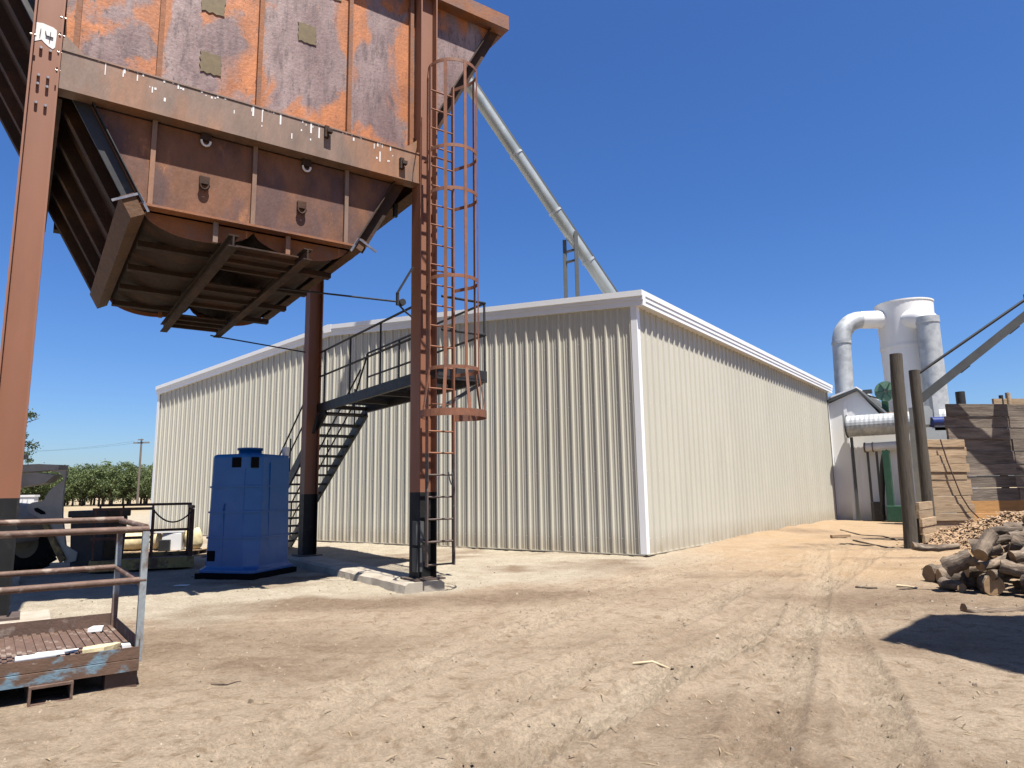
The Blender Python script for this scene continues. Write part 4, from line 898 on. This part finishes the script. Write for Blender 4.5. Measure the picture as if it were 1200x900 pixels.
# ------------------------------------------------------------------ timber posts and plank walls
def tpost(g, ht, r, label, lean=(0, 0)):
    n = 8; pts = [(g[0]+lean[0]*t+random.uniform(-.008, .008), g[1]+lean[1]*t, -.15+(ht+.15)*t) for t in np.linspace(0, 1, n)]
    mb = MB().tube(pts, r, 16, rs=[r*(1.04-.1*t)+random.uniform(-.004, .004) for t in np.linspace(0, 1, n)]); 
    for v in range(len(mb.v)): mb.v[v] = (mb.v[v][0]-g[0], mb.v[v][1]-g[1], mb.v[v][2])
    o = mb.build('timber_post', WPOST); o.location = (g[0], g[1], 0); return tag(o, label, 'post')
g1 = G(1068, 642); tpost(g1, 4.32, .14, 'tall round weathered timber post nearest the building', (.09, 0))
g2 = np.array([9.75, 17.05, 0]); zt = at_depth(1072, 434, 17.05)[2]; g2[0] = at_depth(1086, 580, 17.05)[0]; tpost(g2, zt, .13, 'second weathered timber post just behind the tallest one', (at_depth(1072, 440, 17.05)[0]-g2[0], 0))
def plank_wall(name, label, a, b, z0, z1, n, m, thick=.07, joints=(), stag=.04, rowm=None, ends=(0, 0)):
    az = math.degrees(atan2(b[0]-a[0], b[1]-a[1])); L_ = float(np.hypot(b[0]-a[0], b[1]-a[1]))
    t = thing(name, label, 'wall', (a[0], a[1], 0), az); zs = np.linspace(z0, z1, n+1)
    zs[1:-1] += np.array([random.uniform(-.012, .012) for _ in range(n-1)])
    for i in range(n):
        cuts = [random.uniform(-stag, stag)+ends[0]*i]+[j*L_+random.uniform(-.05, .05) for j in joints]+[L_+random.uniform(-stag, stag)]
        for k in range(len(cuts)-1):
            o = random.uniform(-.03, .03); ti = random.uniform(-.012, .008)
            mb = MB().prism([(cuts[k]+.006, zs[i]+.002), (cuts[k+1]-.004, zs[i]+.002+ti), (cuts[k+1]-.004, zs[i+1]-.002+ti), (cuts[k]+.006, zs[i+1]-.002)], o, o+thick, 'y')
            mb.build('plank', (rowm or {}).get(i, m), t, bevel=.006)
    L2 = MB()
    for x in np.arange(.3, L_, 1.3): L2.box(x-.06, x+.06, thick+.02, thick+.14, -.2, z1-.08)
    L2.build('back_post', WPOST, t); return t
pa = G(1074, 643); pb_ = pa+D(48)*1.15
plank_wall('plank_wall', 'short low return of stacked tan planks beside the tallest timber post', (9.03, 15.62), (9.95, 16.65), -.1, at_depth(1085, 588, 16.1)[2], 6, PLKL)
pB0 = np.array([10.02, 17.0]); pB1 = pB0+D(80)[:2]*1.25
zB = at_depth(1100, 515, 17.15)[2]
plank_wall('plank_wall', 'tan plank wall section with a dark cable hanging across it', tuple(pB0), tuple(pB1), -.1, zB, 13, PLKL, stag=.06)
pC0 = pB0+D(80)[:2]*.92+D(-10)[:2]*.14; pC1 = pC0+D(80)[:2]*6.5
zC = at_depth(1125, 473, 17.3)[2]
plank_wall('plank_wall', 'tall weathered grey plank wall behind the log pile', tuple(pC0), tuple(pC1), .05, zC, 11, PLKG, joints=(.28, .62), rowm={0: PLKO, 1: PLKO, 2: PLKO})
for (px0, px1, py0, py1, lb) in ((1163, 1290, 466, 475, 'single tan board lying along the top of the grey plank wall'),):
    a = at_depth(px0, py0, 17.9); b = at_depth(px1, py0, 18.4); o = MB().bar(a*0, b-a, .06, .18).build('top_board', PLKL); o.location = (a[0], a[1]-.0, zC+.095); tag(o, lb, 'board')
for (px, py0, py1, lb, w_) in ((1121, 460, 476, 'short dark stub standing on the left end of the grey wall top', .11), (1179, 462, 474, 'short black stake behind the grey wall top', .05), (1187, 459, 474, 'short tan stake behind the grey wall top, rightmost', .06)):
    a = at_depth(px, py0, 17.75); o = MB().tube([(0, 0, 0), (0, 0, a[2]-2.6)], w_, 8).build('stake', BLK if w_ != .06 else PLKL); o.location = (a[0], 17.95 if px > 1150 else 17.62, 2.6); tag(o, lb, 'stake')
cb = thing('hanging_cable', 'thin brown cable drooping diagonally down the tan plank wall', 'cable', (10.3, 16.9, 0))
cp = [(1102, 515), (1110, 540), (1118, 560), (1126, 580), (1136, 596), (1148, 608)]
MB().tube([VP(x, y, (pB0[0]+.0, pB0[1]-.08), 80) for x, y in cp], .018, 6).build('cable_run', BSKT, cb, world=True)

# wood chip bank against the plank wall
def mound(name, label, c_, rx, ry, h, az, m, chips, seed, cat):
    r = np.random.default_rng(seed); mb = MB(); n, k = 40, 14; vs = [(0, 0, h)]
    ca, sa = cos(radians(az)), sin(radians(az)); hf = []
    for i in range(1, k+1):
        for j in range(n):
            a = 2*pi*j/n; t = i/k; q_ = 1+.16*sin(2*a+seed)+.1*sin(5*a+1); z = h*(1-t**1.6)*(1+.25*r.uniform(-1, 1)*(1-t))-.04*t
            x, y = rx*t*q_*cos(a), ry*t*q_*sin(a); vs.append((x*ca+y*sa, -x*sa+y*ca, z))
    fs = [(0, 1+j, 1+(j+1) % n) for j in range(n)]+[(1+i*n+j, 1+(i+1)*n+j, 1+(i+1)*n+(j+1) % n, 1+i*n+(j+1) % n) for i in range(k-1) for j in range(n)]
    mb.add(vs, fs, smooth=True); V_ = np.array(vs)
    for _ in range(chips):
        v = V_[r.integers(0, len(V_))]+r.normal(0, .09, 3)*np.array([1, 1, .05]); v[2] += r.uniform(0, .03)
        t = r.uniform(0, 2*pi); l = r.uniform(.02, .06); w_ = r.uniform(.008, .02); d = np.array([cos(t), sin(t), r.normal(0, .35)])*l; e = np.array([-sin(t), cos(t), r.normal(0, .35)])*w_
        mb.add([v-d-e, v+d-e, v+d+e, v-d+e, v+np.array([0, 0, .012])], [(0, 1, 4), (1, 2, 4), (2, 3, 4), (3, 0, 4)])
    o = mb.build(name, m); o.location = c_; tag(o, label, cat, None, 'stuff'); return o
mound('wood_chips', 'bank of loose tan wood chips against the plank walls', (11.25, 15.75, -.01), 2.4, 1.3, .60, -5, CHIP, 5200, 4, 'wood chips')

# ------------------------------------------------------------------ log pile
def logmesh(seed, L_, r0, r1, bend, knots=1):
    r = np.random.default_rng(seed); n, k = 14, 8; mb = MB(); rings = []
    ph = r.uniform(0, 6, 4)
    for i in range(k):
        t = i/(k-1); c_ = np.array([(t-.5)*L_, bend*sin(pi*t)+.012*r.normal(), bend*.6*sin(2.2*pi*t)*.5])
        rr = r0+(r1-r0)*t; rings.append([c_+np.array([0 if 0 < i < k-1 else r.normal(0, .004), rr*(1+.06*sin(2*a+ph[0])+.05*sin(3*a+ph[1]+t*2)+.05*sin(9*t+ph[3])+r.uniform(-.03, .03))*cos(a), rr*(1+.06*sin(2*a+ph[2])+.05*sin(9*t+ph[3])+r.uniform(-.03, .03))*sin(a)]) for a in np.linspace(0, 2*pi, n, endpoint=False)])
    vs = [v for R in rings for v in R]; mb.add(vs, [(i*n+j, i*n+(j+1) % n, (i+1)*n+(j+1) % n, (i+1)*n+j) for i in range(k-1) for j in range(n)], 0, True)
    mb.add(rings[0], [tuple(range(n))], 1); mb.add(rings[-1], [tuple(range(n))[::-1]], 1)
    return mb.mesh('log', [BARK, ENDG])
specs = [(.36, .085, .078, .02), (.5, .048, .036, .03), (.34, .115, .105, .01), (.62, .045, .030, .045), (.40, .068, .05, .03), (.28, .06, .052, .015), (.85, .055, .03, .06), (.42, .095, .06, .04)]
KIND = ['medium round log', 'slender stick', 'thick short log', 'thin crooked branch', 'tapered log', 'small stubby log', 'long bent branch', 'knotty tapered log']
LM = [logmesh(50+i, *s) for i, s in enumerate(specs)]
hx0, hy0, cs = 4.0, 6.0, .05; HM = np.zeros((140, 160))
def hm_idx(p): return int(np.clip((p[0]-hx0)/cs, 0, 139)), int(np.clip((p[1]-hy0)/cs, 0, 159))
def drop_log(si, x, y, az, label=None, sink=.5, sc=1.0):
    L_, r0, r1, b = specs[si]; L_ *= sc; r0 *= sc; r1 *= sc; d = D(az)[:2]; ts = np.linspace(-.5, .5, 9); hs = []
    for t in ts:
        i, j = hm_idx((x+d[0]*L_*t, y+d[1]*L_*t)); hs.append(HM[max(0, i-1):i+2, max(0, j-1):j+2].max())
    hs = np.array(hs); rb_ = (r0+r1)/2
    # best supporting line: touch the hull
    best = None
    for i in range(4):
        for j in range(5, 9):
            sl_ = (hs[j]-hs[i])/(ts[j]-ts[i]); off = (hs-(hs[i]+sl_*(ts-ts[i]))).max()
            val = hs[i]+sl_*(0-ts[i])+off
            if abs(sl_) < .75*L_ and (best is None or val < best[0]): best = (val, sl_)
    if best is None: best = (hs.max(), 0.)
    zc_, sl_ = best; zc_ = max(zc_-sink*rb_*(hs.max() > .02), 0)
    if label is None:
        if abs(sl_) > .40*L_: return None
        for t in (-.5, 0, .5):
            ee = in_pile(x+d[0]*L_*t, y+d[1]*L_*t)
            if ee > 1.08 or zc_+sl_*t+2*rb_ > want_h(ee)+.07: return None
    o = bpy.data.objects.new('log', LM[si]); col.objects.link(o); o.location = (x, y, zc_+rb_*.96)
    pit = -atan2(sl_, L_); o.rotation_euler = (random.uniform(0, 6.28), pit, radians(90-az)); o.rotation_mode = 'XYZ'; o.scale = (sc, sc, sc)
    for t in np.linspace(-.5, .5, 15):
        c_ = (x+d[0]*L_*t, y+d[1]*L_*t); zz = zc_+sl_*t+2*rb_*.9
        i, j = hm_idx(c_); m_ = max(1, int(rb_*.7/cs)); HM[max(0, i-m_):i+m_+1, max(0, j-m_):j+m_+1] = np.maximum(HM[max(0, i-m_):i+m_+1, max(0, j-m_):j+m_+1], zz)
    tag(o, label or KIND[si]+' lying loose in the firewood pile at right', 'log', 'logs in the firewood pile'); return o
rl = random.Random(12)
def want_h(e): return .17+1.12*max(0, 1-e)**.85
def in_pile(x, y):
    return ((x-8.8)/3.15)**2+((y-9.3)/1.8)**2
for k in range(1900):
    x = rl.uniform(5.5, 9.9); y = rl.uniform(7.5, 11.1); e = in_pile(x, y)
    if e > 1: continue
    drop_log(rl.choice([0, 1, 2, 2, 3, 4, 4, 5, 0, 6, 7]), x, y, rl.gauss(110, 45), sc=rl.uniform(.8, 1.25))
for (si, px, py, az, lb, sc) in ((2, 1128, 694, 128, 'thick log with pale sawn end at the front foot of the pile', 1.05), (0, 1163, 697, 55, 'stubby log with a round cut end beside the thick front log', 1.1), (6, 1172, 715, 84, 'long crooked branch lying in front of the firewood pile', 1.0), (1, 1102, 693, 100, 'single split stick lying left of the firewood pile', 1.1), (5, 1090, 676, 60, 'small reddish log at the far left edge of the pile', .8)):
    g = G(px, py); drop_log(si, g[0], g[1], az, lb, sc=sc)

# ------------------------------------------------------------------ loose bits on the ground
def twig(pxs, r, m, label, name='twig', cat='twig'):
    P = [G(x, y) for x, y in pxs]; P = [np.array([p[0], p[1], zground(p[0], p[1])+r*.7]) for p in P]; c_ = P[0]
    o = MB().tube([p-c_ for p in P], r, 6, rs=[r*(1-.5*i/len(P)) for i in range(len(P))]).build(name, m); o.location = tuple(c_); return tag(o, label, cat)
PALEW = mat('pale_twig', (.5, .4, .26), .9, 0, .2, 9)
twig([(742, 779), (765, 781), (790, 781), (808, 777)], .012, PALEW, 'pale bent twig on the bare dirt in the foreground')
twig([(247, 805), (266, 803), (282, 798)], .008, BARK, 'short dark twig on the dirt right of the basket')
twig([(1051, 687), (1065, 688), (1074, 690)], .022, PALEW, 'pale flat stick on the dirt left of the log pile')
twig([(1003, 688), (1018, 690), (1028, 690)], .018, BARK, 'brown stick on the dirt, left of the pale flat stick')
twig([(985, 622), (1010, 627), (1035, 629), (1052, 634)], .022, BARK, 'dark hose-like branch lying on orange dirt before the white shed')
twig([(1000, 634), (1022, 638), (1045, 641)], .02, BARK, 'dark branch on orange dirt left of the timber post')
g = G(985, 630); o = MB().box(-.28, .28, -.05, .05, 0, .08).build('wood_block', PLKL, bevel=.008); o.location = (g[0], g[1], zground(g[0], g[1])); o.rotation_euler = (0, 0, .2); tag(o, 'short cut board lying on orange dirt near the far wall end', 'board')
g = G(213, 686); o = MB().prism([(-.1, -.05), (.09, -.06), (.11, .04), (-.06, .05)], 0, .012, 'z').build('paper_scrap', PAPER); o.location = (g[0], g[1], zground(g[0], g[1])+.004); tag(o, 'white paper scrap on shaded ground in front of the blue tank', 'paper')
r = np.random.default_rng(3); mb = MB()
for _ in range(4200):
    x = r.uniform(-6, 8.5); y = 3+11*r.random()**1.3; s_ = r.uniform(.004, .012)*(1+1.2*(r.random() > .95)); z = zground(x, y)
    a = r.uniform(0, 6.28); q_ = [np.array([cos(a+t)*s_*r.uniform(.7, 1.3), sin(a+t)*s_*r.uniform(.7, 1.3), 0]) for t in (0, 1.57, 3.14, 4.71)]; c_ = np.array([x, y, z-.002])
    mb.add([c_+p for p in q_]+[c_+p*.55+np.array([0, 0, s_*r.uniform(.6, 1.1)]) for p in q_], [(0,1,5,4),(1,2,6,5),(2,3,7,6),(3,0,4,7),(4,5,6,7)])
PEB = mat('pebble', (.36, .29, .21), .9, 0, .3, 4., c2=(.2, .15, .1), lo=.45, hi=.6, scale2=2.5)
o = mb.build('gravel', PEB); tag(o, 'scattered small pebbles and clods over the dirt yard', 'gravel', None, 'stuff')
STRAW = mat('straw', (.38, .29, .17), .95, 0, .3, 5., c2=(.16, .11, .07), lo=.48, hi=.6, scale2=3)
mb = MB()
for _ in range(800):
    x = r.uniform(-5, 7); y = 3.2+8*r.random()**1.2; z = zground(x, y)+.003; a = r.uniform(0, 6.28); l = r.uniform(.015, .06); w_ = .0022
    d = np.array([cos(a), sin(a), 0])*l; e = np.array([-sin(a), cos(a), 0])*w_; c_ = np.array([x, y, z]); k = np.array([0, 0, .006])
    mb.add([c_-d-e, c_-d+e, c_+e*1.5+k, c_-e*1.5+k, c_+d+e, c_+d-e], [(0, 1, 2, 3), (3, 2, 4, 5)])
o = mb.build('chaff', STRAW); tag(o, 'fine straw and bark chaff strewn over the dirt', 'chaff', None, 'stuff')

# ------------------------------------------------------------------ unseen slab past the right edge, outline shaped to cast the ground shadow
sb = thing('shadow_slab', 'unseen slab on legs beyond the right edge, added to cast the angular ground shadow', 'bin', (6.6, 3.6, 0))
k = 7.0/math.tan(radians(SUN_EL)); off = np.array([sin(radians(SUN_AZ)), cos(radians(SUN_AZ))])*k
sp_ = [np.array([3.26, 6.48])+off, np.array([4.40, 7.62])+off, np.array([5.3, 7.50])+off, (9.4, 6.6), (9.4, 1.0), np.array([3.64, 5.23])+off+np.array([.9, -3.0]), np.array([3.64, 5.23])+off]
sp_ = [tuple(map(float, p)) for p in sp_]
MB().prism(sp_, 6.9, 7.0, 'z').build('shadow_plate', RUSTD, sb, world=True)
for (x, y) in ((7.2, 2.2), (9.0, 2.2), (9.0, 5.2), (7.4, 4.6)): MB().box(x-.12, x+.12, y-.12, y+.12, -.1, 6.9).build('leg', POST, sb, world=True)

# ------------------------------------------------------------------ orchard, tall tree, utility pole
def crown(seed, R, H, nclump, per, leaf, mname, m, z0=.9):
    r = np.random.default_rng(seed); vs = []; fs = []
    cl = []
    while len(cl) < nclump:
        p = r.normal(0, 1, 3); p /= np.linalg.norm(p); q_ = r.random()**.35; c_ = np.array([p[0]*R*q_, p[1]*R*q_, z0+H/2+p[2]*H/2*q_])
        c_[:2] *= (1-.25*max(0, (c_[2]-z0)/H-.5)); cl.append((c_, r.uniform(.35, .8)*R*.42))
    for c_, s_ in cl:
        P = c_+r.normal(0, .5, (per, 3))*s_*np.array([1, 1, .8])
        for p in P:
            a = r.normal(0, 1, 3); a /= np.linalg.norm(a); b = np.cross(a, r.normal(0, 1, 3)); b /= np.linalg.norm(b)+1e-9
            a = a*leaf*r.uniform(.6, 1.3); b = b*leaf*.5; o = len(vs); vs += [p-a, p+b, p+a, p-b]; fs.append((o, o+1, o+2, o+3))
    me = bpy.data.meshes.new(mname); me.from_pydata([tuple(v) for v in vs], [], fs); me.materials.append(m); return me
def trunkmesh(seed, h, r0, spread):
    r = np.random.default_rng(seed); mb = MB().tube([(0, 0, -.2), (.05, 0, h*.25), (0, .06, h*.4)], r0, 8, rs=[r0*1.2, r0, r0*.85])
    for k in range(5):
        a = 2*pi*k/5+r.uniform(-.3, .3); mb.tube([(0, .05, h*.36), (spread*.4*cos(a), spread*.4*sin(a), h*.6), (spread*.75*cos(a), spread*.75*sin(a), h*.85)], .1, 6, rs=[r0*.6, r0*.4, r0*.15])
    return mb.mesh('trunk', TRUNK)
crowns = [crown(i, 2.9, 5.6, 46, 62, .17, 'crown', LEAF) for i in range(4)]; trunks = [trunkmesh(i, 3.2, .17, 1.9) for i in range(2)]
rt_ = random.Random(5); rowd = D(-62)
base_px = [(186-i*17) for i in range(14)]
for rowi in range(4):
    Yd = 118+rowi*7.0
    for i, px in enumerate(base_px):
        p = at_depth(px+rt_.uniform(-4, 4)+(8 if rowi % 2 else 0), 585, Yd); s_ = rt_.uniform(.88, 1.12)*(1+.02*rowi)
        if px < -20 and rowi > 1: continue
        t = thing('orchard_tree', 'bushy green orchard tree in the %s row beyond the yard' % ['front', 'second', 'third', 'rear'][rowi], 'tree', (p[0], p[1]+rt_.uniform(-1, 1), 0), None, 'orchard trees beyond the yard')
        inst('trunk', trunks[rt_.randrange(2)], t, sc=(s_, s_, s_)); inst('crown', crowns[rt_.randrange(4)], t, (0, 0, 0), (0, 0, rt_.uniform(0, 6)), (s_*rt_.uniform(.95, 1.15), s_*rt_.uniform(.95, 1.15), s_))
p = at_depth(33, 560, 84); t = thing('tall_tree', 'tall sparse dark tree just right of the brown hopper post', 'tree', (p[0]-1.2, p[1], 0))
mb = MB().tube([(0, 0, -.2), (.2, 0, 4), (0, .1, 8), (.3, 0, 11.5)], .2, 8, rs=[.28, .2, .14, .04])
for k in range(9):
    a = k*2.4; z = 4.5+k*.75; mb.tube([(0.1, 0, z), (1.6*cos(a), 1.6*sin(a), z+.6)], .05, 5, rs=[.07, .02])
mb.build('trunk', TRUNK, t)
o = inst('crown', crown(77, 2.1, 8.6, 26, 70, .16, 'crown', LEAFD, 3.6), t)
g = at_depth(161, 588, 112); up_ = thing('utility_pole', 'wooden utility pole with crossarms in front of the orchard', 'pole', (g[0], g[1], 0))
MB().tube([(0, 0, -.3), (0, 0, 10.7)], .17, 10, rs=[.2, .13]).build('pole', POLEW, up_)
MB().box(-1.3, 1.3, -.06, .06, 9.95, 10.13).build('crossarm', POLEW, up_); MB().box(-.45, .45, -.3, -.2, 10.45, 10.6).build('crossarm', POLEW, up_)
for x in (-1.2, -.6, .6, 1.2): MB().tube([(x, 0, 10.13), (x, 0, 10.3)], .05, 8).build('insulator', MGREY, up_)
wr = thing('power_line', 'thin power lines running left from the utility pole', 'wire', (g[0], g[1], 10.3))
for x in (-1.2, 1.2):
    MB().tube([(x-60*t_, 10*t_*3, -.9*4*t_*(1-t_)*1.5+2*t_) for t_ in np.linspace(0, 1, 12)], .012, 4).build('wire', DGREY, wr)
